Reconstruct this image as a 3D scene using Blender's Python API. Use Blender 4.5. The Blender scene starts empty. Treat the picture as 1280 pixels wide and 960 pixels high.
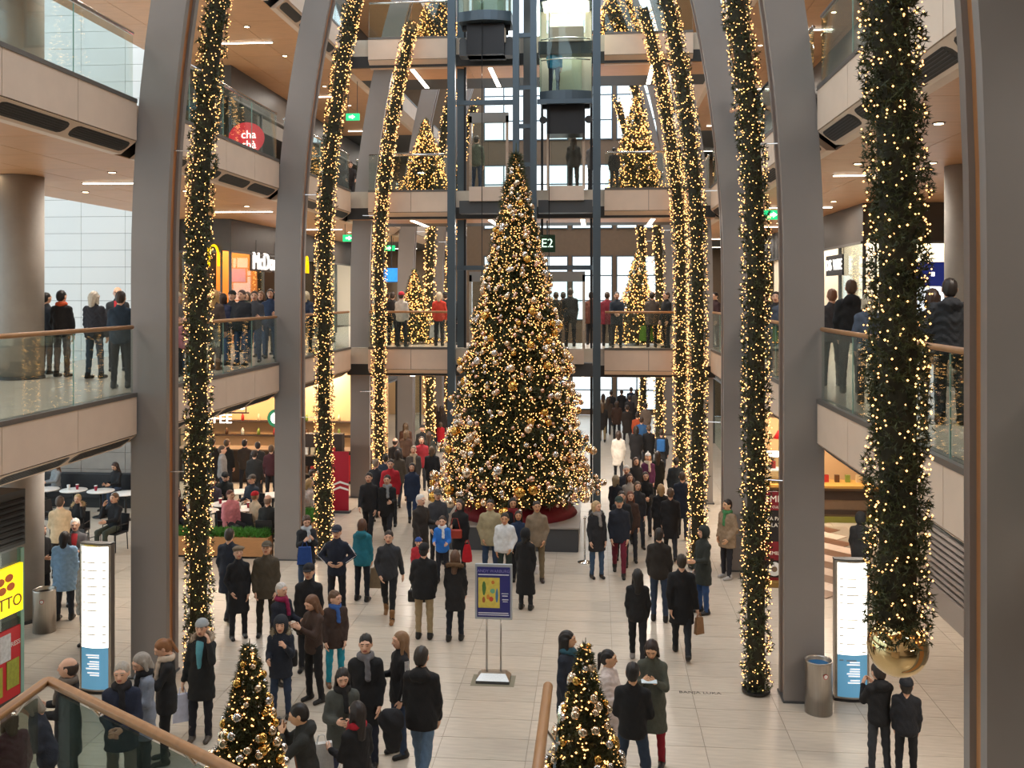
import bpy, bmesh, math, random
import numpy as np
from mathutils import Vector, Matrix
random.seed(7); RNG = np.random.default_rng(11)
SC = bpy.context.scene
COL = SC.collection
# ------------------------------------------------------------------ camera
F = 1200.0; YH = 368.0; H = 6.25; AY = math.atan(105 / 1200)
CA, SA = math.cos(AY), math.sin(AY)
cam = bpy.data.cameras.new('camera'); camo = bpy.data.objects.new('camera', cam); COL.objects.link(camo)
camo.location = (0, 0, H); camo.rotation_euler = (math.pi / 2, 0, AY)
cam.sensor_width = 36; cam.lens = 36 * F / 1280; cam.shift_y = -(480 - YH) / 1280
cam.clip_start = .05; cam.clip_end = 300
SC.camera = camo
# ------------------------------------------------------------------ sky, exposure
w = bpy.data.worlds.new('overcast_sky'); SC.world = w; w.use_nodes = True
bg = w.node_tree.nodes['Background']; bg.inputs[0].default_value = (.80, .90, 1.0, 1); bg.inputs[1].default_value = 2.2
SC.view_settings.view_transform = 'Standard'; SC.view_settings.look = 'None'
SC.view_settings.exposure = 0.2; SC.view_settings.gamma = 1; SC.view_settings.use_curve_mapping = False
SC.cycles.use_denoising = True
SC.cycles.sample_clamp_indirect = 6.0
SC.cycles.max_bounces = 7; SC.cycles.diffuse_bounces = 4; SC.cycles.glossy_bounces = 3
SC.cycles.transparent_max_bounces = 16; SC.cycles.caustics_reflective = False; SC.cycles.caustics_refractive = False
def area(name, loc, sx, sy, watt, col, rot=(0, 0, 0)):
    l = bpy.data.lights.new(name, 'AREA'); l.shape = 'RECTANGLE'; l.size = sx; l.size_y = sy; l.energy = watt; l.color = col
    o = bpy.data.objects.new(name, l); COL.objects.link(o); o.location = loc; o.rotation_euler = rot
    return o
# pixel -> place
def ground(px, py, z=0.0):
    t = (z - H) / ((YH - py) / F); xc = (px - 640) / F * t
    return xc * CA - t * SA, xc * SA + t * CA
def at_y(px, Y):
    k = (px - 640) / F; t = Y / (k * SA + CA)
    return k * t * CA - t * SA
# ------------------------------------------------------------------ materials
def lin(h):
    if isinstance(h, str):
        h = h.lstrip('#'); c = [int(h[i:i + 2], 16) / 255 for i in (0, 2, 4)]
        return tuple(x / 12.92 if x <= .04045 else ((x + .055) / 1.055) ** 2.4 for x in c)
    return tuple(h)
MATS = {}
def mat(name, col='808080', rough=.6, metal=0., emit=None, es=0., noise=0., nscale=6., bump=0., bscale=40., rnd=0., coat=0., stretch=None):
    if name in MATS: return MATS[name]
    m = bpy.data.materials.new(name); m.use_nodes = True; MATS[name] = m
    nt = m.node_tree; b = nt.nodes['Principled BSDF']; c = lin(col)
    b.inputs['Base Color'].default_value = (*c, 1); b.inputs['Roughness'].default_value = rough; b.inputs['Metallic'].default_value = metal
    if coat: b.inputs['Coat Weight'].default_value = coat; b.inputs['Coat Roughness'].default_value = .08
    if emit is not None:
        b.inputs['Emission Color'].default_value = (*lin(emit), 1); b.inputs['Emission Strength'].default_value = es
    if noise or bump or rnd:
        tc = nt.nodes.new('ShaderNodeTexCoord'); vec = tc.outputs['Object']
        if stretch:
            mp = nt.nodes.new('ShaderNodeMapping'); mp.inputs['Scale'].default_value = stretch
            nt.links.new(vec, mp.inputs[0]); vec = mp.outputs[0]
    if noise or rnd:
        hv = nt.nodes.new('ShaderNodeHueSaturation'); hv.inputs['Color'].default_value = (*c, 1)
        val = None
        if noise:
            n = nt.nodes.new('ShaderNodeTexNoise'); n.inputs['Scale'].default_value = nscale; n.inputs['Detail'].default_value = 5
            nt.links.new(vec, n.inputs['Vector'])
            mr = nt.nodes.new('ShaderNodeMapRange'); mr.inputs[1].default_value = .3; mr.inputs[2].default_value = .7
            mr.inputs[3].default_value = 1 - noise; mr.inputs[4].default_value = 1 + noise
            nt.links.new(n.outputs['Fac'], mr.inputs[0]); val = mr.outputs[0]
        if rnd:
            oi = nt.nodes.new('ShaderNodeObjectInfo')
            mr2 = nt.nodes.new('ShaderNodeMapRange'); mr2.inputs[3].default_value = 1 - rnd; mr2.inputs[4].default_value = 1 + rnd
            nt.links.new(oi.outputs['Random'], mr2.inputs[0])
            if val is None: val = mr2.outputs[0]
            else:
                mu = nt.nodes.new('ShaderNodeMath'); mu.operation = 'MULTIPLY'
                nt.links.new(val, mu.inputs[0]); nt.links.new(mr2.outputs[0], mu.inputs[1]); val = mu.outputs[0]
        nt.links.new(val, hv.inputs['Value']); nt.links.new(hv.outputs[0], b.inputs['Base Color'])
    if bump:
        n2 = nt.nodes.new('ShaderNodeTexNoise'); n2.inputs['Scale'].default_value = bscale
        bp = nt.nodes.new('ShaderNodeBump'); bp.inputs['Strength'].default_value = bump; bp.inputs['Distance'].default_value = .02
        nt.links.new(vec, n2.inputs['Vector']); nt.links.new(n2.outputs['Fac'], bp.inputs['Height']); nt.links.new(bp.outputs[0], b.inputs['Normal'])
    return m
def glow(name, col, es):
    m = mat(name, col, .5, emit=col, es=es)
    try: m.cycles.emission_sampling = 'NONE'
    except Exception: pass
    return m
def glass(name, tint, refl=1.0):
    if name in MATS: return MATS[name]
    m = bpy.data.materials.new(name); m.use_nodes = True; MATS[name] = m; nt = m.node_tree
    for n in list(nt.nodes): nt.nodes.remove(n)
    out = nt.nodes.new('ShaderNodeOutputMaterial'); mix = nt.nodes.new('ShaderNodeMixShader')
    tr = nt.nodes.new('ShaderNodeBsdfTransparent'); tr.inputs[0].default_value = (*lin(tint), 1)
    gl = nt.nodes.new('ShaderNodeBsdfGlossy'); gl.inputs['Roughness'].default_value = .02; gl.inputs['Color'].default_value = (.9, 1, .97, 1)
    fr = nt.nodes.new('ShaderNodeFresnel'); ge = nt.nodes.new('ShaderNodeNewGeometry'); mr = nt.nodes.new('ShaderNodeMapRange')
    mr.inputs[3].default_value = 1.5; mr.inputs[4].default_value = 1 / 1.5          # same sheen from both sides of the pane
    nt.links.new(ge.outputs['Backfacing'], mr.inputs[0]); nt.links.new(mr.outputs[0], fr.inputs[0])
    mu = nt.nodes.new('ShaderNodeMath'); mu.operation = 'MULTIPLY'; mu.inputs[1].default_value = refl
    nt.links.new(fr.outputs[0], mu.inputs[0]); nt.links.new(mu.outputs[0], mix.inputs[0])
    nt.links.new(tr.outputs[0], mix.inputs[1]); nt.links.new(gl.outputs[0], mix.inputs[2]); nt.links.new(mix.outputs[0], out.inputs[0])
    return m
M_STONE = mat('travertine', 'c9beae', .26, noise=.09, nscale=2.2, rnd=.055, stretch=(1.2, 9, 1))
M_GROUT = mat('grout', '9a8d7d', .8)
M_FASCIA = mat('fascia_panel', 'dcc6b2', .5, noise=.03, nscale=3)
M_WHITE = mat('white_panel', 'e9eae8', .55, rnd=.02)
M_STEEL = mat('grey_steel_paint', '8b8683', .42, noise=.03, nscale=1.5)
M_DARKST = mat('dark_steel', '4c4e50', .45)
M_COPING = mat('coping_steel', '6a6662', .4, metal=.3)
M_INLAY = mat('inlay_oak', 'c08a5c', .5, noise=.1, nscale=3, stretch=(8, 8, .5))
M_WOODC = mat('ceiling_wood', 'cb986c', .42, noise=.07, nscale=2.0, rnd=.04, stretch=(1, 6, 1))
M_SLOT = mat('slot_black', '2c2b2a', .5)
M_CONC = mat('concrete', '9d9790', .75, noise=.08, nscale=2.5, bump=.1, bscale=12)
M_BAND = mat('shop_band', '4c443d', .5, noise=.05)
M_BROWN = mat('brown_cladding', '7b6652', .5, noise=.05)
M_RAILW = mat('rail_oak', 'ad7f54', .4, noise=.12, nscale=4, stretch=(6, 1, 6))
M_GLASS = glass('balustrade_glass', 'f0f5f3', 1.0)
M_GLASSN = glass('stair_glass', 'c8d0cd', .35)
M_GEDGE = mat('glass_edge', '8fb8ae', .2)
M_SHOPG = glass('shop_glass', 'eef3f1', .8)
M_BLUEST = mat('lift_steel', '52606a', .38, metal=.35)
M_BLACK = mat('black_metal', '17171a', .4)
M_CHROME = mat('chrome', 'd8d6d2', .12, metal=1)
M_BRUSH = mat('brushed_steel', 'b9b3ab', .3, metal=1, noise=.08, nscale=5, stretch=(12, 12, .3))
M_LAMP = mat('lamp_white', 'fff2dc', .5, emit='fff0d8', es=7)
M_SPOT = mat('spot_warm', 'ffe2b8', .5, emit='ffdcae', es=9)
M_DAY = mat('daylight_pane', 'eef6fb', .5, emit='eaf4fb', es=1.6)
M_EXIT = mat('exit_green', '19a866', .5, emit='1fc47a', es=1.3)
# ------------------------------------------------------------------ mesh helpers
def link(name, me, m=None, parent=None, loc=None, rot=None):
    o = bpy.data.objects.new(name, me); COL.objects.link(o)
    if m is not None:
        if len(me.materials) == 0: me.materials.append(m)
        elif me.materials[0] != m:
            o.material_slots[0].link = 'OBJECT'; o.material_slots[0].material = m
    if parent is not None: o.parent = parent
    if loc is not None: o.location = loc
    if rot is not None: o.rotation_euler = rot
    return o
def pymesh(name, v, f, smooth=False):
    me = bpy.data.meshes.new(name); me.from_pydata([tuple(map(float, x)) for x in v], [], [tuple(map(int, x)) for x in f])
    if smooth: me.polygons.foreach_set('use_smooth', [True] * len(me.polygons))
    me.update(); return me
def npmesh(name, v, f, smooth=True, mi=None):
    """fast mesh from numpy arrays, faces all of one size"""
    v = np.asarray(v, np.float32); f = np.asarray(f, np.int32); k = f.shape[1]
    me = bpy.data.meshes.new(name); me.vertices.add(len(v)); me.vertices.foreach_set('co', v.ravel())
    me.loops.add(f.size); me.loops.foreach_set('vertex_index', f.ravel())
    me.polygons.add(len(f)); me.polygons.foreach_set('loop_start', np.arange(len(f), dtype=np.int32) * k)
    me.polygons.foreach_set('loop_total', np.full(len(f), k, np.int32))
    if smooth: me.polygons.foreach_set('use_smooth', np.ones(len(f), bool))
    if mi is not None: me.polygons.foreach_set('material_index', np.asarray(mi, np.int32))
    me.update(calc_edges=True); return me
BOXF = [(0, 3, 2, 1), (4, 5, 6, 7), (0, 1, 5, 4), (1, 2, 6, 5), (2, 3, 7, 6), (3, 0, 4, 7)]
def boxv(x0, x1, y0, y1, z0, z1):
    return [(x0, y0, z0), (x1, y0, z0), (x1, y1, z0), (x0, y1, z0), (x0, y0, z1), (x1, y0, z1), (x1, y1, z1), (x0, y1, z1)]
class MB:
    def __init__(s): s.v = []; s.f = []
    def add(s, v, f):
        n = len(s.v); s.v += [tuple(p) for p in v]; s.f += [tuple(i + n for i in q) for q in f]; return s
    def box(s, *a): return s.add(boxv(*a), BOXF)
    def prism(s, pts, axis, a, b):
        """extrude a 2-D outline along an axis: 'x' (pts y,z) 'y' (pts x,z) 'z' (pts x,y)"""
        def P(p, t): return {'x': (t, p[0], p[1]), 'y': (p[0], t, p[1]), 'z': (p[0], p[1], t)}[axis]
        n = len(pts); v = [P(p, a) for p in pts] + [P(p, b) for p in pts]
        f = [tuple(range(n))[::-1], tuple(range(n, 2 * n))] + [(i, (i + 1) % n, n + (i + 1) % n, n + i) for i in range(n)]
        return s.add(v, f)
    def tube(s, pts, r, n=10, cap=True):
        pts = [Vector(p) for p in pts]; rs = r if isinstance(r, (list, tuple)) else [r] * len(pts)
        up = None; v = []; f = []
        for i, p in enumerate(pts):
            d = (pts[min(i + 1, len(pts) - 1)] - pts[max(i - 1, 0)]).normalized()
            if up is None or abs(d.dot(up)) > .98: up = Vector((0, 0, 1)) if abs(d.z) < .9 else Vector((1, 0, 0))
            a = d.cross(up).normalized(); b = d.cross(a).normalized(); up = a.cross(d).normalized()
            for k in range(n):
                t = 2 * math.pi * k / n; v.append(p + (a * math.cos(t) + b * math.sin(t)) * rs[i])
        for i in range(len(pts) - 1):
            for k in range(n): f.append((i * n + k, i * n + (k + 1) % n, (i + 1) * n + (k + 1) % n, (i + 1) * n + k))
        if cap: f.append(tuple(range(n))[::-1]); f.append(tuple(range((len(pts) - 1) * n, len(pts) * n)))
        return s.add(v, f)
    def lathe(s, prof, n=24, c=(0, 0)):
        v = []; f = []
        for (r, z) in prof:
            for k in range(n): t = 2 * math.pi * k / n; v.append((c[0] + r * math.cos(t), c[1] + r * math.sin(t), z))
        m = len(prof)
        for i in range(m - 1):
            for k in range(n): f.append((i * n + k, i * n + (k + 1) % n, (i + 1) * n + (k + 1) % n, (i + 1) * n + k))
        f.append(tuple(range(n))[::-1]); f.append(tuple(range((m - 1) * n, m * n)))
        return s.add(v, f)
    def build(s, name, m, parent=None, smooth=False, loc=None, rot=None):
        return link(name, pymesh(name, s.v, s.f, smooth), m, parent, loc, rot)
def box(name, x0, x1, y0, y1, z0, z1, m, parent=None):
    return MB().box(x0, x1, y0, y1, z0, z1).build(name, m, parent)
def bevbox(name, x0, x1, y0, y1, z0, z1, m, parent=None, b=.01, seg=2):
    me = pymesh(name, boxv(x0, x1, y0, y1, z0, z1), BOXF)
    bm = bmesh.new(); bm.from_mesh(me); bmesh.ops.bevel(bm, geom=bm.edges[:], offset=b, segments=seg, affect='EDGES', profile=.5); bm.to_mesh(me); bm.free()
    return link(name, me, m, parent)
def empty(name, loc=(0, 0, 0), rz=0.0):
    o = bpy.data.objects.new(name, None); COL.objects.link(o); o.location = loc; o.rotation_euler = (0, 0, rz); o.empty_display_size = .2
    return o
def tag(o, label, cat, group=None):
    o['label'] = label; o['category'] = cat
    if group: o['group'] = group
    return o
def struct(o, label=None, cat=None):
    o['kind'] = 'structure'
    if label: o['label'] = label
    if cat: o['category'] = cat
    return o
def stuff(o): o['kind'] = 'stuff'; return o
def text(body, size, m, loc, rot, parent=None, extrude=.004, align='CENTER', name='lettering', sx=1.0):
    c = bpy.data.curves.new(name, 'FONT'); c.body = body; c.size = size; c.extrude = extrude; c.align_x = align; c.align_y = 'CENTER'; c.resolution_u = 3
    t = bpy.data.objects.new('tmp', c); COL.objects.link(t)
    me = bpy.data.meshes.new_from_object(t); COL.objects.unlink(t); bpy.data.objects.remove(t)
    o = link(name, me, None, parent, loc, rot); me.materials.clear(); me.materials.append(m); o.scale = (sx, 1, 1)
    return o
R90 = math.pi / 2
FRONT = (R90, 0, 0)          # text facing -Y
FACE_PX = (R90, 0, R90)      # text facing +X, reading towards +Y
FACE_NX = (R90, 0, -R90)
# ================================================================== THE SETTING
L1, L2, L3 = 4.63, 9.38, 14.0
LEV = [L1, L2, L3]
XL, XR = -7.4, 3.35                    # balcony edges
CXL, CXR = -6.93, 2.87                  # column inner edges
COLY = [7.35, 15.0, 22.0, 29.0, 36.0, 43.0]
YEND = 50.0
def arch(z): return .0165 * max(0., z - 6.5) ** 2
# ---- ground floor: travertine slabs, the 300 that show largest as single pieces
floor = struct(box('floor', -21, 16, -6, YEND, -.25, -.006, M_GROUT), 'ground floor of pale travertine slabs', 'floor')
TW, TD = 1.22, .62
tiles = []
for i in range(-17, 14):
    for j in range(0, 81):
        cx = -.33 + i * TW; cy = -.2 + j * TD + .31
        if cx > 15.3 or cx < -20.3 or cy > 49.6: continue
        if 4.2 < cx < 6.6 and 20.3 < cy < 26.4: continue
        t = -cx * SA + cy * CA
        if t < 7: vis = 1e9 + cy
        else:
            px = 640 + F * (cx * CA + cy * SA) / t; py = YH + F * H / t
            vis = 1e8 if (px < -70 or px > 1350 or py > 1010) else t
        tiles.append((vis, cx, cy))
tiles.sort()
tm = pymesh('floor_tile', boxv(-TW / 2 + .004, TW / 2 - .004, -TD / 2 + .004, TD / 2 - .004, -.02, 0), BOXF)
for k, (v_, cx, cy) in enumerate(tiles[:300]):
    o = link('floor_tile', tm, M_STONE, floor, (cx, cy, 0)); o.rotation_euler.z = math.pi * random.randint(0, 1)
mb = MB()
for v_, cx, cy in tiles[300:]: mb.box(cx - TW / 2 + .004, cx + TW / 2 - .004, cy - TD / 2 + .004, cy + TD / 2 - .004, -.02, 0)
stuff(mb.build('floor_tiles_far', M_STONE, floor))
text('BANJA LUKA', .115, mat('inlaid_letter', '3a322b', .6), (*ground(875, 866), .0015), (0, 0, 0), floor, .001)
# checkered cafe floor at the right
M_CKA, M_CKB = mat('tile_brown', '7c5a47', .35, rnd=.05), mat('tile_cream', 'e2cdbd', .35, rnd=.04)
ck = pymesh('checker_tile', boxv(-.243, .243, -.243, .243, 0, .012), BOXF)
chk = struct(box('floor', 4.15, 6.7, 20.2, 26.5, -.006, .002, M_GROUT), 'brown and cream checkered cafe floor', 'floor')
for i in range(-8, 16):
    for j in range(-8, 16):
        x = 5.4 + (i - j) * .3465; y = 23.3 + (i + j - 8) * .3465
        if 4.45 < x < 6.4 and 20.5 < y < 26.2: link('floor_tile', ck, M_CKA if i % 2 else M_CKB, chk, (x, y, .002), (0, 0, math.pi / 4))
# ---- arched columns
def sweep(x0, x1, y0, y1, sgn, ztop=20.0):
    zs = list(np.concatenate([[0, 6.5], np.arange(7.2, ztop + .1, .8)])); v = []; f = []
    for z in zs:
        o = arch(z) * sgn; v += [(x0 + o, y0, z), (x1 + o, y0, z), (x1 + o, y1, z), (x0 + o, y1, z)]
    for i in range(len(zs) - 1):
        for k in range(4): f.append((i * 4 + k, i * 4 + (k + 1) % 4, i * 4 + 4 + (k + 1) % 4, i * 4 + 4 + k))
    f.append((3, 2, 1, 0)); n = len(v); f.append((n - 4, n - 3, n - 2, n - 1))
    return v, f
for side, xin, sg in (('left', CXL, 1), ('right', CXR, -1)):
    for i, y in enumerate(COLY):
        if side == 'left' and i == 0: continue
        e = empty('arch_column', (0, 0, 0))
        struct(e, 'grey steel arch column curving inward, %s side of the hall, %s' % ({'left': 'cafe', 'right': 'shop'}[side], ['beside the hanging gold ball', 'beside an illuminated floor plan totem', 'behind the cafe planter' if side == 'left' else 'with a man leaning on it', 'next to the glass lift', 'behind the lift bridge', 'near the far windows'][i]), 'column')
        for nm, xa, ya, yb, m in (('front_flange', 0, y, y + .12, M_STEEL), ('oak_inlay', .05, y + .12, y + .33, M_INLAY), ('back_flange', 0, y + .33, y + .45, M_STEEL)):
            x0, x1 = sorted((xin - sg * xa, xin - sg * .6))
            link(nm, pymesh(nm, *sweep(x0, x1, ya, yb, sg)), m, e)
        box('base_plate', min(xin, xin - sg * .62) - .02, max(xin, xin - sg * .62) + .02, y - .02, y + .47, 0, .03, M_DARKST, e)
# ---- balcony edges: fascia panels, coping, vent slots ; balustrades of glass
def slot_outline(a, b, h, n=5):
    r = h / 2; pts = []
    for k in range(n + 1): t = -R90 + math.pi * k / n; pts.append((b - r + r * math.cos(t), r * math.sin(t)))
    for k in range(n + 1): t = R90 + math.pi * k / n; pts.append((a + r + r * math.cos(t), r * math.sin(t)))
    return pts
def balcony_edge(axis, at, a, b, z, sgn, npan, where, slots=True, rail=True, railmat=None, wood=True):
    """axis 'y': runs along Y at x=at, the hall lies on the sgn side; axis 'x': runs along X at y=at facing -Y"""
    e = struct(empty('trim_balcony'), 'cream balcony fascia of wide panels, ' + where, 'fascia')
    def put(name, u0, u1, d0, d1, z0, z1, m, par=e):
        if axis == 'y':
            x0, x1 = sorted((at - sgn * d0, at - sgn * d1)); return box(name, x0, x1, u0, u1, z0, z1, m, par)
        return box(name, u0, u1, at + d0, at + d1, z0, z1, m, par)
    w_ = (b - a) / npan
    put('backing', a, b, .03, .14, z - .66, z - .02, M_SLOT)
    for k in range(npan): put('fascia_panel', a + k * w_ + (.006 if k else 0), a + (k + 1) * w_ - (.006 if k < npan - 1 else 0), 0, .03, z - .64, z - .035, M_FASCIA)
    put('coping', a, b, -.012, .16, z - .035, z + .03, M_COPING)
    # bevelled underside
    prof = [(.005, z - .655), (.15, z - .655), (.42, z - .86), (.27, z - .86)]
    if axis == 'y': MB().prism([(at - sgn * p[0], p[1]) for p in prof], 'y', a, b).build('soffit_bevel', M_FASCIA, e)
    else: MB().prism([(at + p[0], p[1]) for p in prof], 'x', a, b).build('soffit_bevel', M_FASCIA, e)
    if slots:
        d = Vector((.265, -.205)).normalized(); nrm = Vector((-d.y, d.x)); nrm = -nrm if nrm.y > 0 else nrm
        ang = math.atan2(d.y, d.x)
        for k in range(npan):
            o2 = slot_outline(a + k * w_ + .06, a + (k + 1) * w_ - .06, .23); v = []; n = len(o2)
            for off in (.004, -.0):
                for (u, s_) in o2:
                    q = Vector((.1375, z - .757)) + d * s_ + Vector((-abs(nrm.x), nrm.y if nrm.y < 0 else -nrm.y)) * off
                    v.append((at - sgn * q.x, u, q.y) if axis == 'y' else (u, at + q.x, q.y))
            f = [tuple(range(n)), tuple(range(2 * n - 1, n - 1, -1))] + [(i, (i + 1) % n, n + (i + 1) % n, n + i) for i in range(n)]
            so = link('vent_slot', pymesh('vent_slot', v, f), M_SLOT, e)
            if z < 10 and ((axis == 'y' and a < 16)):
                for q_ in range(5):
                    s_ = -.08 + q_ * .04; q = Vector((.1375, z - .757)) + d * s_ + Vector((-.6, -.8)) * .008
                    MB().tube([(at - sgn * q.x, a + k * w_ + .16, q.y), (at - sgn * q.x, a + (k + 1) * w_ - .16, q.y)], .006, 4).build('slat', M_DARKST, so)
    if rail:
        r = tag(empty('glass_balustrade', ((at, (a + b) / 2, z) if axis == 'y' else ((a + b) / 2, at, z))), 'glass balustrade with %s handrail, %s' % ('oak' if wood else 'steel', where), 'railing')
        ox, oy, oz = r.location
        for k in range(npan):
            u0, u1 = a + k * w_ + .012, a + (k + 1) * w_ - .012
            if axis == 'y':
                x0, x1 = sorted((at - sgn * .06, at - sgn * .075)); box('pane', x0 - ox, x1 - ox, u0 - oy, u1 - oy, .03, 1.05, M_GLASS, r)
                if k: box('pane_edge', x0 - ox, x1 - ox, u0 - .018 - oy, u0 - .010 - oy, .03, 1.05, M_GEDGE, r)
            else:
                box('pane', u0 - ox, u1 - ox, .06, .075, .03, 1.05, M_GLASS, r)
        pts = [(-sgn * .0675 if axis == 'y' else (u - ox), (u - oy) if axis == 'y' else .0675, 1.09) for u in (a + .02, b - .02)]
        MB().tube(pts, .034, 12).build('handrail', M_RAILW if wood else M_CHROME, r, True)
    return e
BAYS = [(.6, 7.3), (7.86, 14.94), (15.5, 21.94), (22.5, 28.55)]
FARB = [(29.5, 35.95), (36.5, 42.95), (43.5, 49.9)]
BN = ['beside the stairs', 'before the lit totem', 'behind the lit totem', 'next to the lift']
FN = ['just beyond the lift', 'farther beyond the lift', 'by the far windows']
for lv, z in enumerate(LEV):
    ln = ['first', 'second', 'third'][lv] + ' level'
    for side, x, sg in (('left', XL, 1), ('right', XR, -1)):
        for k, (a, b) in enumerate(BAYS):
            if k == 0 and lv == 2: continue
            balcony_edge('y', x, a, b, z, sg, 4, '%s, %s, %s' % (ln, {'left': 'cafe side', 'right': 'shop side'}[side], BN[k]), wood=(lv == 0))
        for k, (a, b) in enumerate(FARB):
            balcony_edge('y', x, a, b, z, sg, 4, '%s, %s, %s' % (ln, {'left': 'cafe side', 'right': 'shop side'}[side], FN[k]), slots=False, rail=(lv < 2), wood=(lv == 0))
    # lift bridge
    balcony_edge('x', 28.6, -6.88, -4.25, z, 1, 2, ln + ', lift bridge on the cafe side', slots=False, wood=(lv == 0))
    balcony_edge('x', 28.6, .25, 2.85, z, 1, 2, ln + ', lift bridge on the passage side', slots=False, wood=(lv == 0))
    # slabs (walkable tops) and wooden soffits
    Zs, Zc = z - .03, z - .855
    M_FL = M_STONE
    for nm, x0, x1, y0, y1 in (('left', -12.7, XL - .16, -5.9, YEND), ('right', XR + .16, 15.8, -5.9, YEND), ('bridge', XL - .16, XR + .16, 28.76, 32.0)):
        s = struct(box('floor', x0, x1, y0, y1, z - .5, z - .003, M_FL), '%s floor slab, %s part' % (ln, {'left': 'cafe side', 'right': 'shop side', 'bridge': 'lift bridge'}[nm]), 'floor')
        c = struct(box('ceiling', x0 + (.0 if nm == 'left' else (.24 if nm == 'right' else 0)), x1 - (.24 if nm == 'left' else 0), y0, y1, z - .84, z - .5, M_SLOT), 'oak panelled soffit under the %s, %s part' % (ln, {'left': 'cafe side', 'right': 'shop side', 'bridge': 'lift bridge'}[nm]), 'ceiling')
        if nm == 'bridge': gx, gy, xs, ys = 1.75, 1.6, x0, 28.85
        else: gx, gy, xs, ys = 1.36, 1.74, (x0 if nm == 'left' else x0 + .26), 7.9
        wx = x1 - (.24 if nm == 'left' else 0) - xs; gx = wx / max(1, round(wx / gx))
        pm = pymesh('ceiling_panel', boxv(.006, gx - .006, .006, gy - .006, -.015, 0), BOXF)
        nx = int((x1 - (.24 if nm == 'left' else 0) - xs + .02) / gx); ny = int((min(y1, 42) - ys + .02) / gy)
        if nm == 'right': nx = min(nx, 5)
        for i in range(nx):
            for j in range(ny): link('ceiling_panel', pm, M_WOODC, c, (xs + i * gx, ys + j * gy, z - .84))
# roofs over the galleries; the hall between them and the light well at the left are open to the sky
for nm, x0, x1, y0, y1 in (('cafe side', -12.7, XL, -6, YEND), ('shop side', XR, 16, -6, YEND), ('stair end', XL, XR, -6, 1.0)):
    struct(box('ceiling', x0, x1, y0, y1, 18.6, 18.9, M_WOODC), 'oak roof soffit, ' + nm, 'ceiling')
# outer walls
wl = struct(box('wall_left', -21.3, -21, -6, 27.6, 0, .4, M_WHITE), 'glazed street wall of the light well')
for k in range(12):
    y0 = -6 + k * 2.8
    box('mullion', -21.2, -21.05, y0 - .05, y0 + .05, .4, 19, M_STEEL, wl)
    for z0 in np.arange(.4, 18.9, 4.65): box('window_pane', -21.13, -21.12, y0 + .06, y0 + 2.74, z0 + .04, z0 + 4.6, M_SHOPG, wl)
for z0 in np.arange(.4, 19.1, 4.65): box('transom', -21.2, -21.05, -6, 27.6, z0 - .04, z0 + .04, M_STEEL, wl)
struct(box('wall_right', 16, 16.3, -6, YEND, 0, 19, M_WHITE), 'wall behind the shop side')
struct(box('wall_back', -21, 16, -6.3, -6, 0, 19, M_FASCIA), 'wall behind the stairs')
# pale panelled wall that closes the light well
wf = struct(box('wall_front', -21, -12.62, 27.66, 27.9, 0, 19, M_SLOT), 'white panelled end wall of the light well', 'wall')
PW, PH = 1.38, .505
pmesh = pymesh('wall_panel', boxv(.005, PW - .005, -.04, 0, .005, PH - .005), BOXF)
for i in range(6):
    for j in range(int(18.5 / PH)):
        z = j * PH; link('wall_panel', pmesh, M_CONC if z < 3.6 else M_WHITE, wf, (-12.66 - (i + 1) * PW, 27.66, z))
# far end wall with tall daylight windows
we = struct(box('wall_far', -21, 16, YEND, YEND + .3, 0, 19, M_BROWN), 'brown end wall with tall windows')
M_GREENGL = mat('far_window', 'e6f2f6', .3, emit='dcecf4', es=1.25)
nwin = 0
for lv, z in enumerate([0] + LEV):
    for x0 in (-5.9, -3.6, -1.3, 1.0):
        nwin += 1
        e = struct(empty('window_%d' % nwin, (x0 + 1.1, YEND, z + .3)), 'far daylight window')
        hh = 3.3
        box('pane', -1.02, 1.02, -.03, -.02, 0, hh, M_GREENGL, e)
        for u in (-1.06, -.03, 1.0): box('frame_post', u, u + .06, -.07, -.01, -.05, hh + .05, M_BLUEST, e)
        for u in (0, 1.0, 2.3, hh): box('frame_rail', -1.06, 1.06, -.065, -.012, u - .03, u + .03, M_BLUEST, e)
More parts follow.
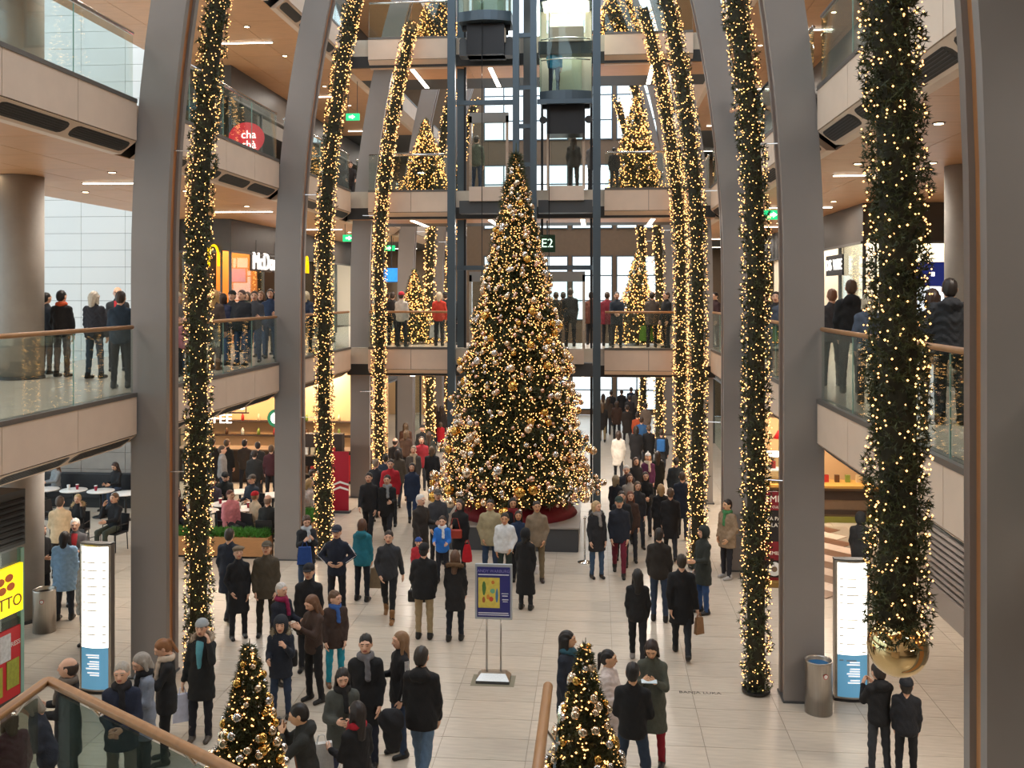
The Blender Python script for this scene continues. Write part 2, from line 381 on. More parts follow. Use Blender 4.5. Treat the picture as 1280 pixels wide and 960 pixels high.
# ---- shop fronts
SXL, SXR = -10.92, 6.6
M_WARMW = mat('shop_wall_warm', 'e0b98a', .6); M_ORANGE = mat('shop_wall_orange', 'd8843a', .6); M_DKWALL = mat('shop_wall_dark', '3b2d25', .6)
M_CREAMW = mat('shop_wall_cream', 'e8dfcd', .6); M_GREYW = mat('shop_wall_grey', '8f8b86', .6)
def shop_side(x, sg, y0, y1, z, zt, back, label, nsec, depth=3.2, sign=None, band=.95, party=True):
    """shop front along Y at x; interior away from the hall"""
    e = struct(empty('wall_shop', (x, y0, z)), label, 'shop front')
    L = y1 - y0; hgt = zt - z
    def B(nm, d0, d1, u0, u1, a, b, m, par=e):
        p, q = sorted((-sg * d0, -sg * d1)); return box(nm, p, q, u0, u1, a, b, m, par)
    B('sign_band', 0, .3, 0, L, hgt - band, hgt, M_BAND); B('band_edge', -.05, .02, 0, L, hgt - band - .06, hgt - band, M_COPING)
    B('back_wall', depth, depth + .1, 0, L, 0, hgt, back); B('end_wall', 0, depth, L - .1, L, 0, hgt, back)
    if party: B('party_wall', .05, depth, 0, .08, 0, hgt, back)
    for k in range(nsec + 1):
        u = L * k / nsec; B('mullion', 0, .08, max(0, u - .04), min(L, u + .04), 0, hgt - band, M_DARKST)
        if k < nsec and k % 3 != 1: B('pane', .03, .04, u + .05, L * (k + 1) / nsec - .05, .05, hgt - band - .05, M_SHOPG)
    for k in range(max(1, int(L / 2.6))):
        u = (k + .5) * L / max(1, int(L / 2.6)); s = B('shelf_unit', depth - .5, depth - .05, u - .9, u + .9, .0, 2.0, M_DKWALL if back is not M_DKWALL else M_BROWN)
    return e
def shop_front(y, x0, x1, z, zt, back, label, nsec, band=.95, depth=3):
    e = struct(empty('wall_shop', (x0, y, z)), label, 'shop front'); L = x1 - x0; hgt = zt - z
    box('sign_band', 0, L, 0, .3, hgt - band, hgt, M_BAND, e); box('band_edge', 0, L, -.05, .02, hgt - band - .06, hgt - band, M_COPING, e)
    if depth: box('back_wall', 0, L, depth, depth + .1, 0, hgt, back, e)
    for k in range(nsec + 1):
        u = L * k / nsec; box('mullion', max(0, u - .04), min(L, u + .04), 0, .08, 0, hgt - band, M_DARKST, e)
        if k < nsec and k % 2 == 0: box('pane', u + .05, L * (k + 1) / nsec - .05, .03, .04, .05, hgt - band - .05, M_SHOPG, e)
    return e
# left, level 1 : hamburger restaurant round the corner
T1, T2, T3 = L2 - .86, L3 - .86, 18.6
shop_front(28.0, -12.6, SXL - .3, L1, T1, M_ORANGE, 'restaurant front with orange back wall and dark band, first level', 2)
shop_side(SXL, 1, 28.0, 36.6, L1, T1, M_DKWALL, 'long dark brown restaurant front, first level', 3, party=False)
shop_side(SXL, 1, 36.6, 49.5, L1, T1, M_CREAMW, 'bright cream shop front beyond the restaurant, first level', 4)
shop_front(28.0, -12.6, SXL - .3, L2, T2, M_GREYW, 'grey shop corner, second level', 2)
shop_side(SXL, 1, 28.0, 49.5, L2, T2, M_DKWALL, 'dark shop front with glass, second level', 8, party=False)
shop_side(SXL, 1, 28.0, 49.5, L3, T3, M_WARMW, 'warm shop front, third level', 7)
# left ground: coffee shop
shop_front(28.0, -12.6, -11.55, 0, L1 - .86, M_GREYW, 'grey corner pier of the coffee shop', 1, depth=0)
shop_side(-12.0, 1, 33.6, 49.5, 0, L1 - .86, M_BROWN, 'brown clad passage shop front, ground level', 6)
# right
shop_side(SXR, -1, 24.5, 36.5, L1, T1, M_CREAMW, 'cream fashion shop front, first level', 5, party=False)
shop_side(SXR, -1, 36.5, 49.5, L1, T1, M_WARMW, 'warm lit shop front beyond, first level', 4)
shop_front(24.5, SXR + .3, 15.8, L1, T1, M_CREAMW, 'fashion shop corner front with cream wall, first level', 5)
shop_side(SXR, -1, 24.5, 49.5, L2, T2, M_WARMW, 'warm lit shop front, second level on the shop side', 8, party=False)
shop_front(24.5, SXR + .3, 15.8, L2, T2, M_GREYW, 'grey shop corner front, second level on the shop side', 5)
shop_side(SXR, -1, 10, 49.5, L3, T3, M_WARMW, 'warm shop front, third level on the shop side', 8)
shop_side(4.9, -1, 29.5, 49.5, 0, L1 - .86, M_BROWN, 'brown clad passage shop front, ground level on the shop side', 7)
shop_side(-8.1, 1, 33.4, 49.5, 0, L1 - .86, M_WARMW, 'warm lit passage shop front, ground level beside the lift', 6)
# louvred service wall on the right, ground level
lw = struct(box('wall_louvre', 6.75, 6.95, 9.5, 20.1, 0, L1 - .86, mat('louvre_back', '3b3e40', .6)), 'grey louvred service wall below the gallery', 'wall')
for k in range(26): box('slat', 6.68, 6.75, 9.5, 20.1, .55 + k * .125, .55 + k * .125 + .06, M_STEEL, lw)
box('plinth', 6.66, 6.76, 9.5, 20.1, 0, .5, M_STEEL, lw)
# round concrete columns
def round_column(x, y, z0, z1, r, label):
    e = struct(empty('round_column', (x, y, z0)), label, 'column')
    MB().lathe([(r, .03), (r, z1 - z0)], 32).build('shaft', M_CONC, e, True); MB().lathe([(r + .02, 0), (r + .02, .06)], 32).build('base_ring', M_DARKST, e)
round_column(-11.05, 17.6, 0, L1 - .86, .42, 'round concrete column beside the steel bin, ground level')
round_column(-11.05, 17.6, L1, T1, .42, 'round concrete column on the first level gallery')
round_column(-11.05, 17.6, L2, T2, .42, 'round concrete column on the second level gallery')
round_column(6.5, 17.6, L1, T1, .34, 'round pale column on the first level shop side')
round_column(6.5, 17.6, L2, T2, .34, 'round pale column on the second level shop side')
# ---- light fittings: slim linear lamps and recessed spots under every soffit, with the light they give
WARM = (1, .90, .79)
def linear_lamp(x, y, z, along, watt, L=1.3, label='', pw=.07):
    e = tag(empty('linear_lamp', (x, y, z)), label, 'lamp', 'linear ceiling lamps')
    a, b = (L / 2, pw / 2) if along == 'x' else (pw / 2, L / 2)
    box('housing', -a - .02, a + .02, -b - .012, b + .012, -.012, .0, M_DARKST, e); box('diffuser', -a, a, -b, b, -.03, -.012, M_LAMP, e)
    if watt:
        l = area('lamp_light', (0, 0, -.06), 2 * a, 2 * b + .25, watt, WARM); l.parent = e
LN0 = ['under the first level soffit', 'under the second level soffit', 'under the third level soffit']
spm = None
def spots(x0, x1, y0, y1, nx, ny, z, label):
    global spm
    if spm is None: spm = (MB().lathe([(.085, -.012), (.085, 0)], 14), MB().lathe([(.06, -.018), (.06, -.010)], 14)); spm = tuple(pymesh('spot', q.v, q.f) for q in spm)
    for i in range(nx):
        for j in range(ny):
            e = tag(empty('ceiling_spot', (x0 + (x1 - x0) * (i + .5) / nx, y0 + (y1 - y0) * (j + .5) / ny, z)), label, 'spotlight', label.split(', ')[0].replace('small round recessed spot', 'recessed spots') + ', ' + label.split(', ')[1])
            link('trim_ring', spm[0], M_DARKST, e); link('lens', spm[1], M_SPOT, e)
for lv, z in enumerate(LEV + [19.45]):
    zc = z - .857
    lab = ['ground level', 'first level', 'second level', 'third level'][lv]
    for k, (a, b) in enumerate(BAYS + FARB):
        c = (a + b) / 2
        if lv == 3 and k > 4: continue
        wt = 80 if k < 4 else 60
        linear_lamp(-9.6, c, zc, 'x', wt, 1.6, 'slim white linear lamp in the %s ceiling, cafe side, %s' % (lab, (BN + FN)[k]))
        linear_lamp(5.3, c, zc, 'x', wt, 1.6, 'slim white linear lamp in the %s ceiling, shop side, %s' % (lab, (BN + FN)[k]))
        if 0 < k < 5 and lv < 3:
            spots(-12.4, -7.8, a, b, 2, 2, zc, 'small round recessed spot in the %s soffit, cafe side, %s' % (lab, (BN + FN)[k]))
            spots(3.9, 6.4, a, b, 2, 2, zc, 'small round recessed spot in the %s soffit, shop side, %s' % (lab, (BN + FN)[k]))
    if lv < 3:
        for x, wh in ((-5.6, 'next to the cafe side garland'), (-3.2, 'behind the dark lift cab'), (-.4, 'behind the lit lift cab'), (1.7, 'next to the shop side garland')): linear_lamp(x, 30.3, zc, 'y', 100, 2.6, 'long lamp under the lift bridge, %s, %s' % (lab, wh), .13)
# shop lighting
def shoplight(x, y, z, watt, lab, col=WARM):
    e = tag(empty('shop_lamp', (x, y, z)), lab, 'lamp'); box('lamp_panel', -.6, .6, -.3, .3, -.04, 0, M_LAMP, e)
    l = area('lamp_light', (0, 0, -.06), 1.2, .6, watt, col); l.parent = e
for k, y in enumerate((30, 34)): shoplight(-12.2, y, T1 - .02, 90, 'ceiling panel lamp inside the hamburger restaurant, %s' % ('front' if k == 0 else 'rear'), (1, .7, .4))
for k, y in enumerate((39, 45)): shoplight(-12.2, y, T1 - .02, 240, 'ceiling panel lamp inside the cream shop, %s half' % ('near' if k == 0 else 'far'))
for k, y in enumerate((27, 31, 35)): shoplight(8.3, y, T1 - .02, 95, 'ceiling panel lamp inside the fashion shop, %s' % ('front', 'middle', 'rear')[k])
for k, x in enumerate((9, 12)): shoplight(x, 26.0, T1 - .02, 110, 'ceiling panel lamp behind the fashion shop corner front, %s end' % ('corner', 'outer')[k])
shoplight(-11.95, 28.75, T1 - .02, 110, 'ceiling panel lamp behind the restaurant corner front', (1, .62, .3))
# ================================================================== GLASS LIFTS
lf = tag(empty('lift_shaft', (-2.0, 28.2, 0)), 'open steel lift shaft frame behind the big Christmas tree', 'lift shaft')
def lb(nm, x0, x1, y0, y1, z0, z1, m): return box(nm, x0 + 2, x1 + 2, y0 - 28.2, y1 - 28.2, z0, z1, m, lf)
for x in (-4.12, .02):
    for y in (27.25, 29.2): lb('corner_post', x - .11, x + .11, y - .1, y + .1, 0, 18.5, M_BLUEST)
for x in (-2.28, -1.78): lb('middle_post', x - .09, x + .09, 27.3, 27.5, 0, 18.5, M_BLUEST)
lb('middle_mast', -2.16, -1.9, 28.6, 28.9, 0, 18.5, M_DARKST)
for x in (-3.96, -2.42, -1.62, -.14): lb('guide_rail', x - .035, x + .035, 28.9, 28.98, 0, 18.5, M_BLACK)
for z in (1.9, 2.9, 4.0, 5.6, 7.05, 8.4, 9.9, 11.0, 12.1, 13.6, 15.0): lb('ladder_beam', -2.2, -1.86, 27.34, 27.44, z, z + .12, M_BLUEST)
for z in LEV:
    for x0, x1 in ((-4.0, -2.38), (-1.68, -.1)):
        lb('landing_beam', x0, x1, 27.95, 28.4, z - .75, z - .38, M_DARKST); lb('landing_panel', x0 + .3, x1 - .25, 27.86, 27.94, z - .4, z + .02, M_FASCIA)
        lb('header_beam', x0, x1, 27.4, 27.52, z + 2.32, z + 2.45, M_BLUEST)
        lb('door_jamb', x0 + .22, x0 + .3, 28.5, 28.6, z, z + 2.2, M_CHROME); lb('door_jamb', x1 - .3, x1 - .22, 28.5, 28.6, z, z + 2.2, M_CHROME)
        lb('door_head', x0 + .22, x1 - .22, 28.5, 28.6, z + 2.0, z + 2.3, M_GREYW)
        lb('door_pane', x0 + .32, x1 - .32, 28.53, 28.55, z + .02, z + 2.0, M_SHOPG)
for x in (-3.3, -1.35): MB().tube([(x + 2, -.5, 5), (x + 2, -.5, 18.4)], .012, 6).build('hoist_cable', M_BLACK, lf)
def cab(x0, x1, zf, label, lit):
    e = tag(empty('lift_cab', ((x0 + x1) / 2, 28.1, zf)), label, 'lift cab'); w2 = (x1 - x0) / 2
    fr = MB(); n = 8
    # floor pan with a bowed glass front
    arc = [(-w2 + 2 * w2 * k / n, -.42 - .22 * math.sin(math.pi * k / n)) for k in range(n + 1)] + [(w2, .62), (-w2, .62)]
    MB().prism(arc, 'z', -.28, 0).build('floor_pan', M_BLUEST, e); MB().prism(arc, 'z', 2.6, 2.95).build('roof_pan', M_BLUEST, e)
    MB().prism([(a * .9, b * .9) for a, b in arc], 'z', 2.56, 2.6).build('ceiling_light', mat('cab_ceiling', 'fff8e0', .5, emit='fff6dc', es=4.5), e)
    for k in range(n):
        a, b = arc[k], arc[k + 1]; MB().prism([a, b, (b[0], b[1] + .01), (a[0], a[1] + .01)], 'z', 0, 2.6).build('front_pane', M_SHOPG, e)
    for z in (.9, 1.5): MB().tube([(p[0] * .95, p[1] * .95, z) for p in arc[:n + 1]], .02, 6).build('curved_rail', M_CHROME, e, True)
    box('door_wall', -w2, w2, .6, .64, 0, 2.6, M_CREAMW, e); box('door_leaf', -.45, .45, .57, .6, 0, 2.1, M_GREENISH, e)
    for s in (-1, 1): box('side_pane', s * w2 - .01, s * w2 + .01, -.42, .6, 0, 2.6, M_SHOPG, e)
    box('under_box', -.55, .55, -.3, .5, -1.2, -.3, M_BLACK, e); box('hoist_frame', -w2 + .05, w2 - .05, -.05, .1, -.42, -.28, M_BLACK, e)
    for s in (-1, 1): MB().lathe([(.11, -.03), (.11, .03)], 16).build('guide_wheel', M_DARKST, e, loc=(s * (w2 - .08), -.05, -.75), rot=(R90, 0, 0))
    l = area('cab_light', (0, .1, 2.5), .9, .6, lit, (1, .97, .85)); l.parent = e
M_GREENISH = mat('cab_door', 'c9d2b8', .4)
cab(-1.62, -.13, 12.1, 'glass lift cab with glowing ceiling and a passenger in teal', 60)
cab(-3.98, -2.45, 14.45, 'glass lift cab seen from below beside the lit cab', 25)
e2 = tag(empty('level_sign', (at_y(684, 28.3), 28.3, 7.75)), 'dark green level sign reading E2 in the lift shaft', 'sign')
box('plate', -.24, .24, -.02, .02, -.26, .26, mat('sign_green', '123a22', .4), e2); text('E2', .36, mat('sign_letters', 'eafff0', .4, emit='d8ffe4', es=1.2), (0, -.03, 0), FRONT, e2)
box('hanger', -.02, .02, -.01, .01, .26, .68, M_DARKST, e2)
# ================================================================== GREENERY WITH LIGHTS
M_NEEDLE = mat('fir_needles', '434a2c', .55, noise=.5, nscale=9)
M_TWIG = mat('fir_core', '2a2a1c', .8)
M_BULB = glow('fairy_light', 'ffb76c', 4.2)
M_BULB2 = glow('fairy_light_warm', 'ffae60', 4.0)
M_GOLD = mat('bauble_gold', 'd9ad5e', .16, metal=1); M_CHAMP = mat('bauble_champagne', 'e4cfb4', .2, metal=1); M_SILV = mat('bauble_silver', 'd9d5d2', .18, metal=1)
def tufts(P, D, K, ln, wd, spread=.85):
    """needle triangles at points P pointing along D"""
    n = len(P); P = np.repeat(P, K, 0); D = np.repeat(D, K, 0)
    d = D * .75 + RNG.normal(0, spread, (n * K, 3)); d /= np.linalg.norm(d, axis=1)[:, None]
    u = np.cross(d, RNG.normal(0, 1, (n * K, 3))); u /= np.linalg.norm(u, axis=1)[:, None] + 1e-9
    L = ln * RNG.uniform(.65, 1.2, (n * K, 1))
    v = np.stack([P - u * wd, P + u * wd, P + d * L + u * wd * .35], 1).reshape(-1, 3)
    return v, np.arange(n * K * 3).reshape(-1, 3)
OCT = np.array([(1, 0, 0), (-1, 0, 0), (0, 1, 0), (0, -1, 0), (0, 0, 1), (0, 0, -1)], float)
OCF = np.array([(0, 2, 4), (2, 1, 4), (1, 3, 4), (3, 0, 4), (2, 0, 5), (1, 2, 5), (3, 1, 5), (0, 3, 5)])
def bulbs(P, r):
    n = len(P); rr = r * RNG.uniform(.75, 1.25, (n, 1, 1))
    return (P[:, None, :] + OCT[None] * rr).reshape(-1, 3), (OCF[None] + (np.arange(n) * 6)[:, None, None]).reshape(-1, 3)
def garland(side, px, y, z0, z1, label, nt=170, nl=88, rb=.0125, r=.19, ball=False, nlen=.065):
    xin = at_y(px, y); sg = 1 if side == 'l' else -1
    e = tag(empty('fir_garland', (xin, y, z0)), label, 'garland', None)
    Lz = z1 - z0
    mb = MB().tube([(arch(z) * sg, 0, z - z0) for z in np.arange(z0 + .03, z1, .45)], r * .72, 12)
    mb.build('core', M_TWIG, e, True)
    n = int(nt * 1.5 * Lz); z = RNG.uniform(z0, z1, n); a = RNG.uniform(0, 2 * math.pi, n)
    ar = .0165 * np.maximum(0, z - 6.5) ** 2 * sg
    lump = 1 + .10 * np.sin(z * 9 + 2 * np.sin(a + z)) + .05 * np.sin(a * 3 + z * 4)
    D = np.stack([np.cos(a), np.sin(a), RNG.normal(0, .25, n)], 1); rad = r * RNG.uniform(.72, 1.2, n) * lump
    P = np.stack([ar + rad * np.cos(a), rad * np.sin(a), z - z0 + .04], 1)
    stuff(link('needles', npmesh('needles', *tufts(P, D * .45, 8, nlen, .0095 if nlen > .05 else .0062), smooth=False), M_NEEDLE, e))
    n = int(nl * Lz); z = RNG.uniform(z0 + .05, z1 - .02, n); a = RNG.uniform(0, 2 * math.pi, n); ar = .0165 * np.maximum(0, z - 6.5) ** 2 * sg
    rad = r * RNG.uniform(1.0, 1.3, n)
    stuff(link('string_lights', npmesh('string_lights', *bulbs(np.stack([ar + rad * np.cos(a), rad * np.sin(a), z - z0 + .04], 1), rb), smooth=False), M_BULB, e))
    # tie wires to the neighbouring column
    for zz in (3.35, 8.6):
        if z0 < zz < z1: MB().tube([(arch(zz) * sg, 0, zz - z0), ((-.55 if side == 'l' else .5) + arch(zz) * sg, -.12, zz - z0)], .009, 6).build('tie_wire', M_CHROME, e)
    if z0 < .2: MB().lathe([(.22, 0), (.22, .03)], 24).build('base_disc', M_BLACK, e)
    if ball:
        b = empty('tmp'); bpy.data.objects.remove(b)
        bo = tag(empty('gold_ball', (xin, y, z0 - .24)), 'large mirror gold ball hanging under the fir garland', 'bauble')
        prof = [(.232 * math.sin(math.pi * k / 16) + .0005, .232 - .232 * math.cos(math.pi * k / 16)) for k in range(17)]
        MB().lathe(prof, 36).build('ball', mat('mirror_gold', 'e2c894', .04, metal=1), bo, True); MB().lathe([(.05, .44), (.05, .52)], 16).build('cap', M_GOLD, bo)
garland('r', 1122, 7.84, 3.47, 14.5, 'thick fir garland with warm lights ending in a gold ball', 620, 165, .0088, .2, True, .045)
garland('l', 248, 15.25, 0.03, 15, 'fir garland with warm lights rising behind the woman in a grey hat', rb=.0095, nl=165)
garland('r', 945, 15.35, 0.03, 15, 'fir garland with warm lights standing on a black disc', rb=.0095, nl=165)
garland('l', 405, 22.25, 0.03, 16.5, 'fir garland with warm lights beside the red banner', 130, 150, .0125)
garland('r', 872, 22.2, 0.03, 16.5, 'fir garland with warm lights behind the woman in a dark hood', 130, 150, .0125)
garland('l', 474, 28.25, 0.6, 14.3, 'fir garland with dense lights at the left edge of the lift bridge', 110, 150, .0155)
garland('r', 851, 28.25, 0.6, 14.6, 'fir garland with dense lights at the right edge of the lift bridge', 110, 150, .0155)
garland('l', 537, 35.7, 0.3, 15, 'distant fir garland beyond the lift bridge, cafe side', 70, 70, .023)
garland('r', 824, 35.7, 0.3, 15, 'distant fir garland beyond the lift bridge, shop side', 70, 70, .023)
garland('l', 562, 42.7, 0.3, 15, 'farthest fir garland near the end windows, cafe side', 60, 60, .026)
garland('r', 804, 42.7, 0.3, 15, 'farthest fir garland near the end windows, shop side', 60, 60, .026)
sph = None
sphere_lo = MB().lathe([(math.sin(math.pi * k / 8) + .001, -math.cos(math.pi * k / 8)) for k in range(9)], 12)
M_ROSE = mat('bauble_rose', 'dcb8a4', .22, metal=1)
def sphere_mesh():
    global sph
    if sph is None:
        mb = MB().lathe([(math.sin(math.pi * k / 12) + .001, -math.cos(math.pi * k / 12)) for k in range(13)], 20); sph = pymesh('bauble', mb.v, mb.f, True); sph.materials.append(M_GOLD)
    return sph
def conifer(x, y, z, hgt, rad, label, nt, nl, nb, rb, K=8, nlen=.11, nwid=.008, brange=(.03, .05), bulbm=None, stand=.0, group=None, nrest=0, rrange=(.05, .085)):
    e = tag(empty('christmas_tree', (x, y, z)), label, 'tree', group)
    MB().tube([(0, 0, 0), (0, 0, stand + hgt * .92)], [rad * .06 + .012, rad * .006], 10).build('trunk', M_TWIG, e, True)
    MB().lathe([(rad * .62, stand + hgt * .03), (rad * .70, stand + hgt * .05), (rad * .34, stand + hgt * .5), (.004, stand + hgt * .82)], 24).build('bough_core', M_TWIG, e, True)
    def cone(n, lo, hi):
        u = 1 - np.sqrt(RNG.uniform(0.0004, 1, n)); u = np.where(RNG.uniform(0, 1, n) < .2, RNG.uniform(.35, .985, n), u); a = RNG.uniform(0, 2 * math.pi, n); zz = stand + hgt * (.02 + .96 * u)
        tier = 1 + .07 * np.sin(u * hgt * 5.5 + a * 2) + .05 * np.sin(a * 7 + u * 20)
        rr = rad * ((1 - u) ** .92) * RNG.uniform(lo, hi, n) * tier + .012
        return np.stack([rr * np.cos(a), rr * np.sin(a), zz], 1), np.stack([np.cos(a), np.sin(a), RNG.normal(-.05, .2, n)], 1)
    P, D = cone(nt, .66, 1.02)
    stuff(link('needles', npmesh('needles', *tufts(P, D * .6, K, nlen, nwid), smooth=False), M_NEEDLE, e))
    P, D = cone(nl, .9, 1.08)
    stuff(link('string_lights', npmesh('string_lights', *bulbs(P, rb), smooth=False), bulbm or M_BULB, e))
    P, D = cone(nb, 1.04, 1.12)
    for k in range(nb):
        f_ = 1 - (P[k][2] - stand) / hgt; s = random.uniform(*brange) * (.55 + .45 * f_)
        o = link('bauble', sphere_mesh(), random.choice((M_GOLD, M_CHAMP, M_CHAMP, M_SILV)), e, tuple(P[k])); o.scale = (s,) * 3
    MB().tube([(0, 0, stand + hgt * .9), (.004, 0, stand + hgt)], [rad * .02, rad * .006], 6).build('leader', M_NEEDLE, e)
    if nrest:
        P, D = cone(nrest, .98, 1.08); S = np.array(sphere_lo.v); Fq = np.array([q for q in sphere_lo.f if len(q) == 4]); sz = RNG.uniform(*rrange, (nrest, 1, 1)) * (.6 + .4 * (1 - (P[:, 2] - stand) / hgt))[:, None, None]
        V = (P[:, None, :] + S[None] * sz).reshape(-1, 3); Q = (Fq[None] + (np.arange(nrest) * len(S))[:, None, None]).reshape(-1, 4); me = npmesh('small_baubles', V, Q, True, np.repeat(RNG.integers(0, 3, nrest), len(Fq)))
        o = stuff(link('small_baubles', me, None, e))
        for m_ in (M_CHAMP, M_SILV, M_ROSE): me.materials.append(m_)
    return e
# the great tree in its grey planter
pl = tag(empty('tree_planter', (-2.08, 24.95, 0)), 'low dark grey square planter box under the great tree', 'planter')
for s in (-1, 1):
    box('side_board', -1.64, 1.64, s * 1.62 - .03, s * 1.62 + .03, .0, .56, mat('planter_grey', '4a4c50', .5), pl); box('end_board', s * 1.62 - .03, s * 1.62 + .03, -1.6, 1.6, .0, .56, MATS['planter_grey'], pl)
box('rim', -1.68, 1.68, -1.68, 1.68, .56, .6, mat('planter_rim', 'a39c95', .4), pl)
cl = MB().lathe([(1.6, .6), (1.45, .78), (.9, .95), (.3, 1.0)], 40).build('tree_skirt', mat('red_velvet', '7a1220', .7, bump=.4, bscale=8), None, True, loc=(-2.08, 24.95, 0)); tag(cl, 'dark red cloth skirt around the foot of the great tree', 'tree skirt')
conifer(-2.08, 24.95, .6, 9.35, 1.93, 'towering Christmas tree covered in champagne baubles and lights', 13000, 7600, 298, .0135, 8, .17, .013, (.08, .145), stand=.25, nrest=760)
# trees on the bridge
for (px, Yb, z, h_, r_, lab) in ((518, 31.25, L1, 2.5, .72, 'lit Christmas tree on the first level bridge, cafe side'), (797, 31.1, L1, 3.1, .85, 'lit Christmas tree on the first level bridge, passage side'),
        (532, 30.4, L2, 2.55, .85, 'lit Christmas tree on the second level bridge, cafe side'), (795, 30.4, L2, 3.2, .85, 'lit Christmas tree on the second level bridge, passage side'),
        (548, 30.4, L3, 2.6, .85, 'lit Christmas tree on the third level bridge, cafe side'), (772, 30.4, L3, 2.6, .85, 'lit Christmas tree on the third level bridge, passage side')):
    conifer(at_y(px, Yb), Yb, z, h_, r_, lab, 1500, 950, 40, .02, 7, .12, .011, (.03, .06), M_BULB2)
# near stair landing with handrails and two small trees
ld = struct(box('floor', -3.3, 1.0, -1.5, 4.95, 3.2, 3.4, M_STONE), 'stair landing in front of the gallery', 'floor')
struct(box('wall_pier', -3.0, .8, -1.2, 1.2, 0, 3.2, M_FASCIA), 'pier that carries the stair landing')
conifer(*ground(311, 798, 4.55), 3.4, 1.15, .285, 'small Christmas tree with gold baubles beside the sloping glass rail', 3400, 760, 190, .0050, 8, .032, .0034, (.024, .038))
conifer(*ground(731, 797, 4.55), 3.4, 1.15, .285, 'small Christmas tree with gold baubles beside the straight glass rail', 3400, 760, 190, .0050, 8, .032, .0034, (.024, .038))
ZR = 4.42
def near_rail(label, pxs):
    pts = [Vector((*ground(px, py, ZR), ZR)) for px, py in pxs]
    e = tag(empty('stair_railing', (pts[0].x, pts[0].y, 3.4)), label, 'railing'); o = Vector((pts[0].x, pts[0].y, 3.4))
    loc = [p - o for p in pts]
    # rounded corners
    sm = []
    for i, p in enumerate(loc):
        if 0 < i < len(loc) - 1:
            for t in (.25, .5, .75):
                a = p + (loc[i - 1] - p).normalized() * .05 * (1 - t) * 2 * .5; b = p + (loc[i + 1] - p).normalized() * .05 * t
                sm.append(a.lerp(b, t))
        else: sm.append(p)
    MB().tube(sm, .023, 16).build('handrail', M_RAILW, e, True)
    for a, b in zip(loc, loc[1:]):
        d = (b - a).normalized(); nrm = Vector((-d.y, d.x, 0)); nrm = nrm if nrm.y < 0 else nrm; L = (b - a).length
        side = nrm * .05
        q = [a + side, b + side, b + side + nrm * .012, a + side + nrm * .012]
        MB().prism([(p.x, p.y) for p in q], 'z', 0, .93).build('pane', M_GLASSN, e)
        for k in range(2):
            c = a + d * L * (k + .5) / 2; MB().tube([c + Vector((0, 0, -.02)), c + side + Vector((0, 0, -.09)), c + side + nrm * .02 + Vector((0, 0, -.09))], .007, 6).build('bracket', M_CHROME, e)
    return e
near_rail('oak handrail over glass, bent at a corner, in front of the standing couple', [(-60, 936), (60, 850), (300, 968), (420, 1060)])
near_rail('straight oak handrail with glass pane beside a small Christmas tree', [(685, 858), (655, 1100)])
# ================================================================== PROPS
M_INK = mat('print_ink', '8d8a84', .6); M_TBLUE = mat('totem_blue', '5f9cc0', .4, emit='5f9cc0', es=.45); M_TWHITE = mat('totem_white', 'fffdf4', .4, emit='fff8e6', es=2.3)
def totem(x, y, rz, label, hgt=2.3, w_=.52):
    e = tag(empty('floorplan_totem', (x, y, 0), rz), label, 'sign')
    n = 10; d = .07
    def bow(x0, x1, off): return [(x0 + (x1 - x0) * k / n, -.1 - off - d * math.cos(math.pi * ((x0 + (x1 - x0) * k / n) / w_) * .9)) for k in range(n + 1)]
    base = bow(-w_ / 2, w_ / 2, 0); out = base + [(w_ / 2, .0), (-w_ / 2, .0)]
    MB().prism(out, 'z', .04, hgt).build('body', M_BRUSH, e)
    MB().prism([(a * 1.06, b * 1.06) for a, b in out], 'z', 0, .04).build('foot_plate', M_BLACK, e); MB().prism([(a * 1.02, b * 1.02) for a, b in out], 'z', hgt, hgt + .02).build('top_cap', M_DARKST, e)
    f = bow(-w_ * .43, w_ * .43, .004); back = [(a, b + .006) for a, b in f][::-1]
    MB().prism(f + back, 'z', .72, hgt - .03).build('lit_panel', M_TWHITE, e); bl = MB().prism(f + back, 'z', .07, .72).build('blue_panel', M_TBLUE, e)
    f0 = -.1 - d - .006
    text('EA FLOORPLAN', .052, mat('totem_text', '3f5560', .6), (-w_ * .40, f0 - .004, hgt - .12), FRONT, e, .001, 'LEFT')
    ln = MB()
    for k in range(11):
        z = hgt - .28 - k * .125
        for (a, b) in ((-.2, -.14), (-.1, random.uniform(.0, .08)), (.13, .2)):
            if random.random() < .8: yy = -.1 - .006 - d * math.cos(math.pi * ((a + b) / 2 / w_) * .9) - .006; ln.box(a, b, yy, yy + .002, z, z + .014)
    stuff(ln.build('floor_list', M_INK, e)); l2 = MB(); z = .60
    for k in range(8):
        if k in (2, 6): z -= .03
        a = random.uniform(-.12, -.04); l2.box(a, .1, f0 - .003, f0 - .001, z, z + .02); z -= .036
    stuff(l2.build('white_lines', mat('totem_line', 'f2f8fa', .5, emit='ffffff', es=.6), e))
    return e
totem(-7.82, 14.55, -.05, 'glowing floor plan totem beside the couple at the glass rail', 2.33)
totem(3.92, 15.28, .03, 'glowing floor plan totem beside the steel bin and the children', 2.16)
